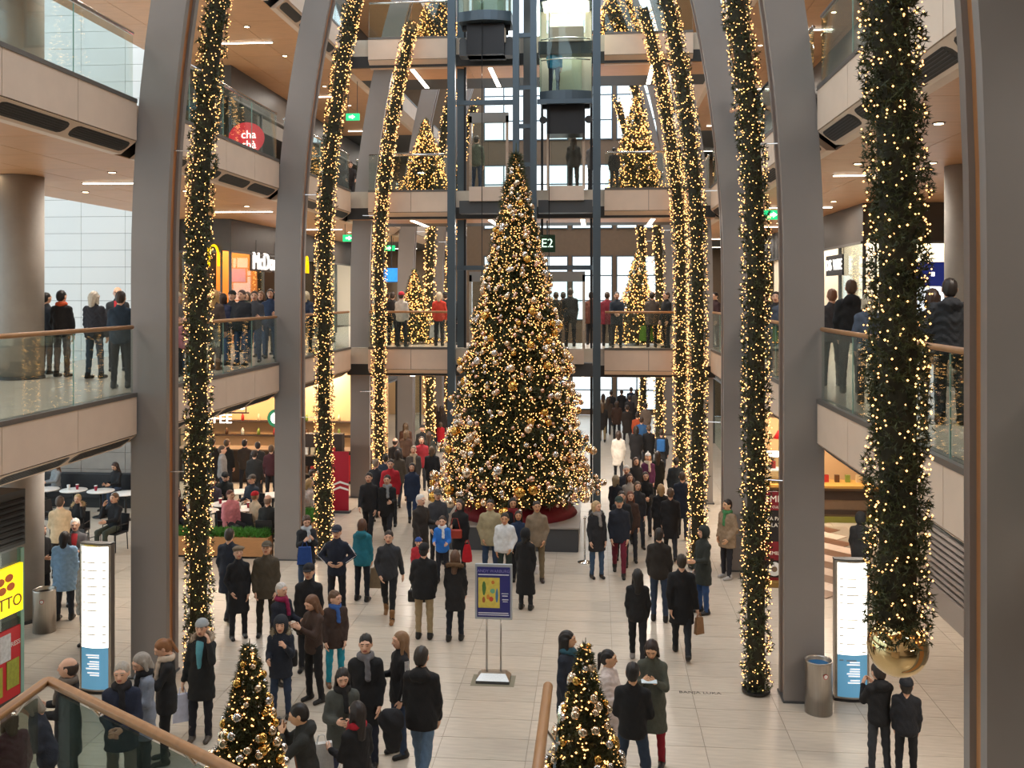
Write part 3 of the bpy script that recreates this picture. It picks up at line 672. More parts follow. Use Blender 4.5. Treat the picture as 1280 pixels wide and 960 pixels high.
def bin_(x, y, label, inner):
    e = tag(empty('steel_bin', (x, y, 0)), label, 'bin')
    MB().lathe([(.2, .0), (.2, .76), (.205, .78), (.19, .785), (.18, .76), (.175, .6), (.001, .58)], 32).build('shell', M_BRUSH, e, True)
    MB().lathe([(.172, .60), (.172, .72), (.168, .72), (.001, .605)], 28).build('liner', inner, e, True)
    pm = MB().lathe([(.04, 0), (.04, .002)], 20).build('no_smoking_badge', mat('badge_red', 'b83a36', .5), e, loc=(.06, -.195, .6), rot=(R90, 0, .3))
    MB().lathe([(.03, .002), (.03, .004)], 20).build('badge_center', M_WHITE, pm)
bin_(3.32, 14.72, 'brushed steel bin with a blue liner beside the arch column', mat('liner_blue', '2f6ea0', .4))
bin_(-10.2, 17.0, 'brushed steel bin with a black liner beside the concrete column', M_BLACK)
# poster stand
x, y = ground(617, 850); ps = tag(empty('poster_stand', (x, y, 0)), 'steel poster stand with a blue and yellow art poster', 'sign stand')
MB().add([(-.27, -.18, .05), (.27, -.18, .05), (.27, .18, .05), (-.27, .18, .05), (-.2, -.06, .13), (.2, -.06, .13), (.2, .1, .13), (-.2, .1, .13)], BOXF).build('foot', M_BRUSH, ps)
box('foot_plate', -.27, .27, -.18, .18, .0, .05, M_DARKST, ps); box('mat', -.35, .35, -.25, .2, 0, .004, mat('stand_mat', '8c8672', .8), ps)
for s in (-.115, .115): MB().tube([(s, .03, .1), (s, .03, 1.05)], .016, 10).build('pole', M_BRUSH, ps, True)
fr = bevbox('frame', -.305, .305, .0, .04, .98, 1.88, mat('alu_frame', 'b8c0c8', .35, metal=.6), ps, .008)
box('poster', -.27, .27, -.006, 0, 1.02, 1.83, mat('poster_blue', '2c2f78', .5), ps)
box('picture', -.25, .10, -.010, -.006, 1.17, 1.66, mat('poster_yellow', 'd9c75a', .6, noise=.12, nscale=14), ps)
for (a, b, z0, z1, c) in ((-.19, -.12, 1.36, 1.62, '4f7a3e'), (-.19, -.13, 1.24, 1.36, 'b0683a'), (-.06, .03, 1.40, 1.49, '6fae8e'), (.03, .08, 1.24, 1.5, '4a7fa6'), (-.08, .0, 1.27, 1.36, 'c9503a'), (-.04, .02, 1.55, 1.62, 'cc7a34'), (-.12, -.06, 1.3, 1.4, 'd98e3c')):
    n = 9; MB().prism([((a + b) / 2 + (b - a) / 2 * math.cos(2 * math.pi * k / n) * random.uniform(.8, 1), (z0 + z1) / 2 + (z1 - z0) / 2 * math.sin(2 * math.pi * k / n) * random.uniform(.8, 1)) for k in range(n)], 'y', -.012, -.010).build('colour_patch', mat('paint_' + c, c, .6), ps)
M_PT = mat('poster_text', '8a86c8', .6); M_PW = mat('poster_white', 'dfe2ee', .6)
text('ANDY WARBURG', .066, M_PT, (0, -.009, 1.765), FRONT, ps, .001)
stuff(MB().box(-.25, .25, -.009, -.006, 1.70, 1.715).box(-.25, .24, -.009, -.006, 1.08, 1.095).box(-.25, .25, -.009, -.006, 1.05, 1.062).box(.13, .24, -.009, -.006, 1.40, 1.41).box(.14, .23, -.009, -.006, 1.36, 1.375).box(.14, .24, -.009, -.006, 1.30, 1.315).box(.15, .23, -.009, -.006, 1.27, 1.28).build('text_lines', M_PW, ps))
# queue post
x, y = ground(731, 703); q = tag(empty('queue_post', (x, y, 0)), 'slim chrome queue post next to the tree planter', 'post')
MB().lathe([(.17, 0), (.17, .015), (.06, .04), (.025, .06)], 24).build('foot', M_CHROME, q, True); MB().lathe([(.022, .05), (.022, 1.0), (.035, 1.02), (.035, 1.06), (.01, 1.08)], 14).build('pole', M_CHROME, q, True)
# lottery kiosk at the left edge
kx, ky = ground(29, 874); kz = tag(empty('lottery_kiosk', (kx, ky, 0), -.12), 'newspaper and lottery kiosk with yellow sign and red panel', 'kiosk')
M_RED = mat('kiosk_red', 'c3202a', .45)
box('body', -2.4, -.03, -3.4, -.02, 0, 1.3, M_DARKST, kz); box('red_panel', -.03, .0, -3.4, .0, .12, 1.18, M_RED, kz)
box('corner_post', -.06, .01, -.06, .01, 0, 2.35, M_GEDGE, kz); box('glass_wall', -.025, -.01, -3.4, -.06, 1.2, 2.35, M_SHOPG, kz)
louv = box('louvre_box', -2.4, .02, -3.4, .02, 2.4, 3.25, mat('louvre_dark', '54595c', .5), kz)
for k in range(8): box('slat', .02, .05, -3.35, -.03, 2.46 + k * .09, 2.50 + k * .09, M_BLACK, louv)
ys = box('lotto_sign', .0, .06, -1.7, -.08, 1.42, 2.14, mat('lotto_yellow', 'ffe600', .4, emit='ffe000', es=.9), kz)
text('LOTTO', .25, mat('lotto_brown', '7a4a12', .5), (.064, -.52, 1.60), FACE_PX, ys, .003)
for k in range(4):
    a = math.pi / 4 + k * R90 + .2; MB().prism([(-.45 + .13 * math.cos(a) + .085 * math.cos(t) * (1.3 if False else 1), 1.9 + .10 * math.sin(a) + .06 * math.sin(t)) for t in [2 * math.pi * q_ / 10 for q_ in range(10)]], 'x', .06, .066).build('clover_leaf', mat('lotto_orange', 'e0701c', .5), ys)
for (a, b, z0, z1, c, nm) in ((-.50, -.28, .72, 1.12, 'c9cdd2', 'notice'), (-.72, -.45, .22, .66, 'a8a83c', 'magazine_rack'), (-.36, -.1, .28, .70, '9aa03a', 'magazine_rack'), (-1.1, -.8, .22, .62, 'a8a83c', 'magazine_rack')):
    box(nm, 0, .012, a, b, z0, z1, mat('print_' + c, c, .5, noise=.15, nscale=20), kz)
text('PRESSE', .1, M_WHITE, (.004, -.17, .93), FACE_PX, kz, .002); text('TABAK', .12, M_WHITE, (.004, -.75, .95), FACE_PX, kz, .002)
# hamburger restaurant signs
M_MCY = mat('arch_yellow', 'ffd400', .4, emit='ffd000', es=1.1); M_SIGNW = mat('sign_white', 'ffffff', .4, emit='fff8ee', es=2.0)
def arches(x, y, z, s, rot, label):
    e = tag(empty('arch_sign', (x, y, z), rot), label, 'sign')
    for sg in (-1, 1):
        pts = [(sg * .25 * s - .24 * s * math.cos(t), 0, (1.0 * s) * math.sin(t) ** .6 if t not in (0,) else 0) for t in [math.pi * k / 18 for k in range(19)]]
        pts = [(p[0], 0, max(0, p[2])) for p in pts]
        MB().tube(pts, .06 * s, 8).build('arch', M_MCY, e, True)
    box('hanger', -.015, .015, -.01, .01, 1.0 * s, 1.0 * s + .25, M_DARKST, e)
arches(at_y(261, 27.93), 27.93, 7.1, .62, 0, 'yellow double arch sign hanging beside the dark band')
arches(-10.88, 35.3, 7.05, .62, R90, 'yellow double arch sign on the long brown restaurant front')
sg = tag(empty('restaurant_sign', (-10.90, 29.7, 7.3)), "illuminated white McDonald's lettering on the brown front", 'sign')
box('backing', -.04, 0, -.1, 4.6, -.3, .32, M_DKWALL, sg); text("McDonald's", .78, M_SIGNW, (.02, 0.0, 0), FACE_PX, sg, .03, 'LEFT', sx=1.02)
for y in (.4, 2.2, 4.0): box('hanger', -.03, -.01, y, y + .03, .32, .7, M_DARKST, sg)
dsc = tag(empty('orange_disc', (-10.92, 31.6, 6.0)), 'round orange disc lamp on the brown restaurant wall', 'lamp')
MB().lathe([(.36, 0), (.36, .05), (.3, .07)], 28).build('disc', mat('orange_glow', 'ff7a18', .4, emit='ff7414', es=1.3), dsc, rot=(0, R90, 0)); MB().lathe([(.38, 0), (.38, .03)], 28).build('rim', M_ORANGE, dsc, rot=(0, R90, 0))
# cha cha sign, blue far screen, exit signs
s = tag(empty('round_shop_sign', (-7.95, 21.3, L2 + .42)), 'red sign with white cha cha letters behind the second level glass', 'sign')
pts = [(.0 + .42 * math.cos(t), .02 + .36 * math.sin(t)) for t in [2 * math.pi * k / 24 for k in range(24)]]
MB().prism(pts, 'y', 0, .03).build('disc', mat('cha_red', 'd8323c', .4, emit='d8323c', es=.5), s)
text('cha', .26, M_SIGNW, (.06, -.02, .09), FRONT, s, .005); text('chà', .26, M_SIGNW, (.06, -.02, -.14), FRONT, s, .005); box('stand', -.02, .02, .03, .05, -.42, .1, M_DARKST, s)
def exit_sign(px, Y, z, zc, label):
    e = tag(empty('exit_sign', (at_y(px, Y), Y, z)), label, 'sign')
    box('light_box', -.22, .22, -.03, .03, -.11, .11, M_EXIT, e); MB().prism([(-.12, -.03), (-.02, -.03), (-.02, -.07), (.08, 0), (-.02, .07), (-.02, .03), (-.12, .03)], 'y', -.036, -.03).build('arrow', M_SIGNW, e)
    for s_ in (-.15, .15): box('hanger', s_ - .008, s_ + .008, -.008, .008, .11, zc - z, M_DARKST, e)
exit_sign(441, 30.5, 6.25 + (368 - 141) * 30.5 / 1206, T2, 'green exit sign under the third level soffit, cafe side')
exit_sign(437, 30.5, 6.25 + (368 - 296) * 30.5 / 1206, T1, 'green exit sign under the second level soffit, cafe side')
exit_sign(487, 38, 6.25 + (368 - 309) * 38 / 1206, T1, 'green exit sign beyond the lift bridge, cafe side')
exit_sign(967, 23, 6.25 + (368 - 270) * 23 / 1206, T1, 'green exit sign under the second level soffit, shop side')
bs = tag(empty('blue_screen', (at_y(489, 36.5), 36.5, 7.0)), 'bright blue hanging screen beyond the lift bridge', 'screen')
box('frame', -.42, .42, 0, .08, -.3, .3, M_BLUEST, bs); box('display', -.38, .38, -.01, 0, -.26, .26, mat('screen_blue', '2a86d8', .3, emit='2a8ae0', es=1.2, noise=.3, nscale=8), bs); box('hanger', -.02, .02, .03, .05, .3, T1 - 7.0, M_DARKST, bs)
fs = tag(empty('shop_sign', (SXR - .005, 27.2, 7.05)), 'white illuminated box letters on the fashion shop front', 'sign')
box('box', -.05, .0, -.9, .9, -.28, .28, M_BLACK, fs); text('DIS', .42, M_SIGNW, (-.055, .55, 0), FACE_NX, fs, .01); text('WISE', .42, M_SIGNW, (-.055, -.42, 0), FACE_NX, fs, .01)
bp = tag(empty('blue_shop_sign', (at_y(1166, 24.45), 24.45, 6.75)), 'deep blue sign panel with a white mark on the corner shop', 'sign')
box('panel', -.6, .6, 0, .05, -.3, .3, mat('sign_navy', '23307e', .4, emit='23307e', es=.4), bp); box('mark', -.04, .04, -.01, 0, -.05, .05, M_SIGNW, bp); box('light_strip', -.6, .6, -.02, .03, -1.9, -.32, mat('lightbox_pale', 'eaf6ff', .4, emit='e6f4ff', es=1.3), bp)
# coffee shop
cs = tag(empty('coffee_sign', (at_y(290, 27.6), 27.6, 2.55)), 'white STARBUCKS COFFEE letters over the coffee bar', 'sign')
text('COFFEE', .38, M_SIGNW, (0, 0, 0), FRONT, cs, .02, 'RIGHT', sx=1.05); text('STARBUCKS', .36, M_SIGNW, (.4, 0, .40), FRONT, cs, .02, 'RIGHT', sx=1.05)
box('rail', -2.8, .5, .03, .06, .17, .21, M_BLACK, cs)
for x in (-2.6, -1.1, .4): box('hanger', x, x + .02, .03, .06, .2, L1 - .86 - 2.55, M_BLACK, cs)
lg = tag(empty('coffee_logo', (at_y(346, 27.5), 27.5, 2.62)), 'round green and white lit coffee shop disc', 'sign')
MB().lathe([(.27, 0), (.27, .05)], 28).build('green_disc', mat('logo_green', '1d6b47', .4, emit='1d6b47', es=.5), lg, rot=(R90, 0, 0)); MB().lathe([(.17, .05), (.17, .055)], 28).build('white_disc', M_SIGNW, lg, rot=(R90, 0, 0)); box('hanger', -.015, .015, -.03, .0, .26, 1.16, M_BLACK, lg)
bar = tag(empty('coffee_bar', (-9.4, 31.4, 0)), 'dark coffee bar counter with red front below the white letters', 'counter')
bevbox('counter', -4.6, 1.8, -.35, .35, 0, 1.05, M_DKWALL, bar); box('counter_top', -4.65, 1.85, -.4, .4, 1.05, 1.1, M_BROWN, bar); box('red_front', -.2, 1.5, -.42, -.36, .1, .95, M_RED, bar)
bw = struct(box('wall_bar', -14.8, -7.3, 33.2, 33.35, 0, L1 - .86, M_WARMW), 'warm lit back wall of the coffee bar', 'wall')
for z in (1.25, 1.75): box('shelf', -14.7, -7.5, 32.9, 33.2, z, z + .04, M_DKWALL, bw)
M_JARS = [mat('pack_' + c, c, .5) for c in ('b5322c', 'd9c39a', '5a3a22', 'e6e2d6', '7a8c3c')]
jar = MB().lathe([(.055, 0), (.055, .17), (.03, .2), (.03, .24)], 10); jar = pymesh('jar', jar.v, jar.f, True); jar.materials.append(M_JARS[0])
for k in range(24):
    tag(link('coffee_jar', jar, M_JARS[k % 5], None, (-14.2 + (k % 12) * .58, 33.02, 1.29 + .5 * (k // 12))), '%s jar on the %s shelf of the coffee bar' % (('red', 'tan', 'brown', 'white', 'olive')[k % 5], ('lower', 'upper')[k // 12]), 'jar', 'jars on the coffee bar shelves')
shoplight(-12.6, 31.6, L1 - .88, 130, 'ceiling panel lamp over the dark end of the coffee bar', (1, .66, .34))
shoplight(-9.5, 31.5, L1 - .88, 120, 'ceiling panel lamp over the coffee bar', (1, .68, .36))
# goods rack right of the bar (seen between the columns)
gr = tag(empty('goods_rack', (-8.1, 27.8, 0)), 'wooden goods rack with red and white packs beside the coffee bar', 'shelf')
box('frame', -.9, .6, .1, .4, 0, 2.1, M_DKWALL, gr)
for z in (.4, .95, 1.5): box('shelf_board', -.9, .6, -.25, .12, z, z + .04, M_BROWN, gr)
pk = pymesh('pack', boxv(-.06, .06, -.05, .05, 0, .2), BOXF); pk.materials.append(M_JARS[0])
for k in range(21):
    tag(link('coffee_pack', pk, M_JARS[(k * 3) % 5], None, (-8.9 + (k % 7) * .2, 27.65, .44 + .55 * (k // 7))), '%s pack on the %s board of the goods rack' % (('red', 'tan', 'brown', 'white', 'olive')[(k * 3) % 5], ('lowest', 'middle', 'top')[k // 7]), 'pack', 'packs on the goods rack')
# red banner
x, y = -7.3, 26.95; rb = tag(empty('red_banner', (x, y, 0)), 'red pull up banner with white waves beside the garland', 'banner')
box('sheet', -.25, .25, 0, .02, .06, 1.75, mat('banner_red', 'a3142c', .5), rb); bevbox('foot', -.3, .3, -.1, .12, 0, .06, M_DARKST, rb)
for z in (.75, .6): MB().prism([(-.25, z), (0, z + .1), (.25, z + .03), (.25, z + .08), (0, z + .16), (-.25, z + .05)], 'y', -.006, 0).build('wave', M_WHITE, rb)
# planters with hedges
def hedge(x0, x1, y0, y1, label):
    e = tag(empty('hedge_planter', ((x0 + x1) / 2, (y0 + y1) / 2, 0)), label, 'planter'); a, b = (x1 - x0) / 2, (y1 - y0) / 2
    bevbox('box', -a, a, -b, b, .05, .5, mat('planter_oak', 'b58455', .5, noise=.1, stretch=(1, 1, 8)), e); box('plinth', -a + .03, a - .03, -b + .03, b - .03, 0, .05, M_BLACK, e)
    n = int(900 * (x1 - x0) * (y1 - y0) * 2); P = np.stack([RNG.uniform(-a + .03, a - .03, n), RNG.uniform(-b + .03, b - .03, n), RNG.uniform(.48, .62, n)], 1)
    stuff(link('leaves', npmesh('leaves', *tufts(P, np.tile([0, 0, 1.], (n, 1)), 5, .12, .012, .5), smooth=False), mat('hedge_green', '4f8a34', .5, noise=.3), e))
hedge(-10.3, -7.7, 22.05, 22.4, 'oak planter with low green hedge in front of the cafe tables')
hedge(-7.6, -7.1, 22.9, 24.6, 'oak planter with low green hedge between garland and banner')
# cafe tables and chairs
M_TABLE = mat('table_white', 'eeeae4', .35); M_CHAIR = mat('chair_black', '26262a', .5); M_CUPR = mat('cup_red', 'a01c38', .5); M_CUPW = mat('cup_white', 'f0eee8', .4)
NT = [0]
def table(x, y, label, cups=1):
    e = tag(empty('cafe_table', (x, y, 0)), label, 'table')
    MB().lathe([(.36, .72), (.37, .735), (.36, .75)], 32).build('table_top', M_TABLE, e, True); MB().lathe([(.03, .03), (.03, .72)], 12).build('pedestal', M_BLACK, e, True); MB().lathe([(.22, 0), (.22, .02), (.05, .04)], 24).build('foot', M_BLACK, e, True)
    for k in range(cups):
        c = tag(empty('paper_cup', (x - .12 + .2 * k, y - .05 + .1 * (k % 2), .75)), '%s cup standing on the %s' % (('red paper', 'white paper')[(k + cups + 1) % 2], label), 'cup', 'cups on the cafe tables')
        MB().lathe([(.032, 0), (.045, .13)], 14).build('cup', (M_CUPR, M_CUPW)[(k + cups + 1) % 2], c, True); MB().lathe([(.047, .13), (.045, .145)], 14).build('lid', M_CUPW, c, True)
def chair(x, y, rz, label, group='black cafe chairs'):
    e = tag(empty('cafe_chair', (x, y, 0), rz), label, 'chair', group)
    bevbox('seat', -.22, .22, -.22, .22, .42, .46, M_CHAIR, e, .01)
    MB().add([(-.22, .19, .46), (.22, .19, .46), (.22, .22, .46), (-.22, .22, .46), (-.2, .25, .86), (.2, .25, .86), (.2, .28, .86), (-.2, .28, .86)], BOXF).build('backrest', M_CHAIR, e)
    for sx in (-.19, .19):
        for sy in (-.19, .19): MB().tube([(sx, sy, .42), (sx * 1.08, sy * 1.08, 0)], .012, 8).build('leg', M_BLACK, e)
        MB().tube([(sx * 1.1, -.18, .42), (sx * 1.1, -.18, .64), (sx * 1.1, .2, .64)], .011, 8).build('armrest', M_BLACK, e)
# ================================================================== PEOPLE
def caps(P, a, b, ra, rb):
    a = np.asarray(a, np.float32); b = np.asarray(b, np.float32); ba = b - a; pa = P - a
    h = np.clip(pa @ ba / max(float(ba @ ba), 1e-9), 0, 1)
    return np.sqrt(((pa - h[:, None] * ba) ** 2).sum(1)) - (ra + (rb - ra) * h)
def ell(P, c, r):
    r = np.asarray(r, np.float32); q = (P - np.asarray(c, np.float32)) / r; k0 = np.sqrt((q ** 2).sum(1)); k1 = np.sqrt(((q / r) ** 2).sum(1)) + 1e-6
    return k0 * (k0 - 1) / k1
def smin(a, b, k): h = np.maximum(k - np.abs(a - b), 0) / k; return np.minimum(a, b) - h * h * k * .25
def smins(L, k):
    o = L[0]
    for x in L[1:]: o = smin(o, x, k)
    return o
def snet(fn, lo, hi, h):
    lo = np.asarray(lo, np.float32) - h * 1.5; n = np.ceil((np.asarray(hi) + h * 1.5 - lo) / h).astype(int) + 1
    ax = [lo[i] + h * np.arange(n[i], dtype=np.float32) for i in range(3)]
    G = np.stack(np.meshgrid(*ax, indexing='ij'), -1).reshape(-1, 3)
    f = fn(G).reshape(n).astype(np.float32); s = f < 0
    s[0] = s[-1] = False; s[:, 0] = s[:, -1] = False; s[:, :, 0] = s[:, :, -1] = False; f = np.where(s, f, np.abs(f) + 1e-6)
    m = n - 1; acc = np.zeros((*m, 3), np.float32); cnt = np.zeros(m, np.float32)
    for axis in range(3):
        o1, o2 = [i for i in range(3) if i != axis]
        for u in (0, 1):
            for v in (0, 1):
                sl = [slice(0, m[0]), slice(0, m[1]), slice(0, m[2])]
                sl[o1] = slice(u, u + m[o1]); sl[o2] = slice(v, v + m[o2]); sb = list(sl); sb[axis] = slice(1, 1 + m[axis])
                f0, f1 = f[tuple(sl)], f[tuple(sb)]; c = (f0 < 0) != (f1 < 0); t = np.where(c, f0 / np.where(c, f0 - f1, 1), 0)
                off = np.zeros(3, np.float32); off[o1] = u; off[o2] = v
                acc += c[..., None] * off; acc[..., axis] += t * c; cnt += c
    mask = cnt > 0; idx = np.full(m, -1, np.int32); idx[mask] = np.arange(mask.sum())
    base = np.argwhere(mask).astype(np.float32); V = lo + h * (base + acc[mask] / cnt[mask][:, None]); Q = []
    for axis in range(3):
        o1, o2 = (axis + 1) % 3, (axis + 2) % 3
        a = [slice(None)] * 3; b = [slice(None)] * 3; a[axis] = slice(0, -1); b[axis] = slice(1, None)
        e = np.argwhere(s[tuple(a)] != s[tuple(b)]); e = e[(e[:, o1] > 0) & (e[:, o2] > 0) & (e[:, o1] < m[o1]) & (e[:, o2] < m[o2])]
        if len(e) == 0: continue
        def I(d1, d2): q = e.copy(); q[:, o1] -= d1; q[:, o2] -= d2; return idx[q[:, 0], q[:, 1], q[:, 2]]
        q = np.stack([I(1, 1), I(0, 1), I(0, 0), I(1, 0)], 1); ins = s[e[:, 0], e[:, 1], e[:, 2]]
        q[~ins] = q[~ins][:, ::-1]; Q.append(q)
    return V, np.concatenate(Q)
def headfn(P):
    d = smins([ell(P, (0, .014, .028), (.075, .095, .089)), ell(P, (0, -.022, -.046), (.056, .068, .07)), ell(P, (0, -.02, -.0), (.068, .075, .07))], .03)
    d = smin(d, caps(P, (-.042, -.078, .03), (.042, -.078, .03), .014, .014), .02)
    for s in (-1, 1):
        d = np.maximum(d, -(ell(P, (s * .031, -.101, .008), (.019, .017, .013)))); d = smin(d, ell(P, (s * .078, .012, -.006), (.012, .02, .031)), .012)
        d = np.minimum(d, ell(P, (s * .031, -.078, .008), (.014, .014, .011)))
    d = smin(d, caps(P, (0, -.086, .018), (0, -.106, -.022), .010, .0155), .014); d = smin(d, ell(P, (0, -.083, -.055), (.027, .014, .012)), .008)
    return smin(d, caps(P, (0, .02, -.05), (0, .035, -.17), .05, .056), .03)
def handfn(P):
    """right-hand neutral: wrist at origin, fingers along -z, thumb towards -y, palm faces +x"""
    d = smins([caps(P, (0, 0, .02), (0, 0, -.02), .026, .028), ell(P, (0, 0, -.055), (.019, .040, .048))], .02)
    for y, l in ((-.029, .068), (-.010, .078), (.010, .073), (.028, .055)):
        a = np.array((0, y, -.088)); b = a + np.array((.012, y * .1, -l * .55)); c = b + np.array((.026, 0, -l * .42))
        d = smin(d, np.minimum(caps(P, a, b, .0098, .009), caps(P, b, c, .009, .0075)), .006)
    a = np.array((.006, -.030, -.035)); b = a + np.array((.012, -.026, -.034)); c = b + np.array((.008, -.006, -.03))
    return smin(d, np.minimum(caps(P, a, b, .0135, .011), caps(P, b, c, .011, .009)), .01)
HEADS = {}; HANDS = {}
def head_mesh(lod):
    if lod not in HEADS:
        V, Q = snet(headfn, (-.095, -.125, -.2), (.095, .115, .122), (.0085, .0115, .016)[lod]); c = V[Q].mean(1); mi = np.zeros(len(Q), int)
        ex = np.abs(np.abs(c[:, 0]) - .031); front = c[:, 1] < -.055
        mi[front & (ex < .0115) & (np.abs(c[:, 2] - .008) < .0065)] = 1
        mi[front & (ex < .02) & (c[:, 2] > .030) & (c[:, 2] < .037)] = 3
        mi[front & (np.abs(c[:, 0]) < .027) & (np.abs(c[:, 2] + .055) < .012)] = 2
        HEADS[lod] = (V, Q, mi)
    return HEADS[lod]
def hand_mesh(lod):
    if lod not in HANDS: HANDS[lod] = snet(handfn, (-.035, -.085, -.18), (.07, .05, .05), (.0062, .0085, .012)[lod])
    return HANDS[lod]
def rotm(ax, a):
    c, s = math.cos(a), math.sin(a)
    return np.array({'x': [[1, 0, 0], [0, c, -s], [0, s, c]], 'y': [[c, 0, s], [0, 1, 0], [-s, 0, c]], 'z': [[c, -s, 0], [s, c, 0], [0, 0, 1]]}[ax])
ARMS = {'down': (4, 9, 12, 4), 'swf': (24, 7, 22, 6), 'swb': (-20, 8, 12, 2), 'pocket': (-8, 15, 42, 18), 'clasp': (14, 8, 62, 34), 'phone': (28, 8, 98, 24), 'face': (48, 12, 138, 14), 'akimbo': (-18, 34, 78, 62),
        'hold': (12, 8, 80, 6), 'camera': (58, 16, 118, 30), 'carry': (8, 10, 92, 26), 'lap': (28, 8, 58, 26), 'rail': (38, 10, 52, 6), 'bag': (0, 10, 6, 0), 'strap': (20, 10, 122, 18)}
CM = {}
def cloth(c, kind='cloth'):
    k = kind + '_' + c
    return mat(k, c, {'cloth': .85, 'hair': .5, 'leather': .42, 'skin': .5}[kind], noise=(.12 if kind != 'skin' else .04), nscale=14 if kind == 'cloth' else 40, bump=.25 if kind == 'cloth' else 0, bscale=55)
SKINS = {'f': 'dcae92', 't': 'c8956f', 'a': 'd6a883', 'd': '8f6246'}
M_EYE = mat('eye_dark', '4a3a30', .3); M_LIP = mat('lip', 'b0655a', .5)
PN = [0]
def person(loc, ht, face, label, coat='202226', hem=.80, legs='24262c', shoe='1c1a19', hair='3a2a20', hs='short', hat=None, hatc='33302e', scarf=None, hood=None, fur=None, arms=('down', 'down'), pose='stand', skin='f', sex='m',
           lean=0, nod=0, turn=0, puff=0., stripe=None, lod=None, child=False, group=None, seat=.46, inner=None, boots=False, backpack=None):
    x, y, z = loc; t = -x * SA + y * CA; dz = z
    if lod is None: lod = 0 if t < 19 else (1 if t < 26 else 2)
    vs = (.021, .027, .036)[lod]; K = ht / 1.75; fem = sex == 'f'; wid = .93 if fem else 1.0; sw = .158 * wid
    rs = random.Random(hash(label) % 99991 if False else sum(map(ord, label)) + PN[0]); PN[0] += 1
    e = tag(empty('person', (x, y, z), math.radians(face)), label, 'person', group)
    # ---- joints
    hipz = .92 if pose != 'sit' else seat / K + .09
    up = hipz - .92
    J = {}
    for s, nm in ((1, 'L'), (-1, 'R')):
        hip = np.array((s * .092, 0, hipz)); 
        if pose == 'sit': th, kb, ab = math.radians(84), math.radians(80), .06
        elif pose == 'walk': sg = s * (1 if rs.random() < .5 or True else -1); th, kb, ab = math.radians(20 if s > 0 else -14), math.radians(8 if s > 0 else 24), 0
        elif pose == 'wide': th, kb, ab = math.radians(4), math.radians(4), .16
        else: th, kb, ab = math.radians(rs.uniform(-2, 5)), math.radians(rs.uniform(1, 6)), rs.uniform(.02, .06)
        kn = hip + .43 * np.array((s * math.sin(ab), -math.sin(th), -math.cos(th) * math.cos(ab))); a2 = th - kb
        an = kn + .405 * np.array((s * math.sin(ab) * .5, -math.sin(a2), -math.cos(a2)))
        J[nm] = [hip, kn, an, a2]
    drop = min(J['L'][2][2], J['R'][2][2]) - .085
    if pose != 'sit':
        for nm in 'LR':
            for q in range(3): J[nm][q] = J[nm][q] - (0, 0, drop)
        up -= drop
    else:
        for nm in 'LR': J[nm][2][2] = .085
    U = np.array((0, 0, up)); A = {}
    for s, nm, pr in ((1, 'L', arms[0]), (-1, 'R', arms[1])):
        p, ab, eb, tw = [math.radians(v + rs.uniform(-3, 3)) for v in (ARMS[pr] if isinstance(pr, str) else pr)]
        sh = np.array((s * sw, .005, 1.375)) + U; d1 = np.array((s * math.sin(ab), -math.sin(p) * math.cos(ab), -math.cos(p) * math.cos(ab)))
        el = sh + .275 * d1; q = p + eb; d2 = np.array((-s * math.sin(tw) if tw > .01 else s * math.sin(ab), -math.sin(q), -math.cos(q))); d2 /= np.linalg.norm(d2)
        A[nm] = (sh, el, el + .245 * d2, d2)
    lr = math.radians(lean)
    def bend(V):
        V = np.asarray(V, float).copy(); pz = .92 + up; u = np.clip((V[:, 2] - (pz - .07)) / .3, 0, 1); a = lr * u * u * (3 - 2 * u)
        yy, zz = V[:, 1].copy(), V[:, 2] - pz; V[:, 1] = yy * np.cos(a) - zz * np.sin(a); V[:, 2] = pz + yy * np.sin(a) + zz * np.cos(a); return V
    hk = (1.2 if child else (1.05 if not fem else 1.02)); hc = np.array((0, -.005, 1.622 - (.0 if not child else .02))) + U
    HR = rotm('z', math.radians(turn)) @ rotm('x', math.radians(nod))
    def headpos(V): return (np.asarray(V) * hk + (0, 0, .12)) @ HR.T - (0, 0, .12) + hc
    def emit(name, V, Q, m, par=e, mi=None, mats=None, b=True):
        V = bend(V) if b else V; me = npmesh(name, V * K, Q, True, mi); o = link(name, me, None, par)
        for mm in (mats or [m]): me.materials.append(mm)
        return o
    def bounds(pts, r): pts = np.array(pts); return pts.min(0) - r, pts.max(0) + r
    skinm = cloth(SKINS[skin], 'skin')
    # ---- body: one continuous figure with head and hands
    def bodyfn(P):
        L = [ell(P, U + (0, 0, 1.26), (.15 * wid, .095, .2)), ell(P, U + (0, 0, 1.04), (.135, .09, .18)), ell(P, U + (0, 0, .93), (.14, .095, .12)), caps(P, U + (-.125 * wid, 0, 1.37), U + (.125 * wid, 0, 1.37), .045, .045), caps(P, U + (0, .01, 1.4), U + (0, .0, 1.56), .054, .05)]
        for nm in 'LR':
            h_, k_, a_, _ = J[nm]; L += [caps(P, h_, k_, .068, .045), caps(P, k_, a_, .044, .034)]; s_, e_, w_, _ = A[nm]; L += [caps(P, s_, e_, .044, .036), caps(P, e_, w_, .036, .026)]
        return smins(L, .03)
    pts = [U + (0, 0, 1.6)] + [j for nm in 'LR' for j in J[nm][:3]] + [a for nm in 'LR' for a in A[nm][:3]]
    V, Q = snet(bodyfn, *bounds(pts, .1), (.026, .032, .04)[lod]); allV = [V]; allQ = [Q]; allM = [np.zeros(len(Q), int)]; n = len(V)
    V, Q, mi = head_mesh(lod); allV.append(headpos(V)); allQ.append(Q + n); allM.append(mi); n += len(V); hands = {}
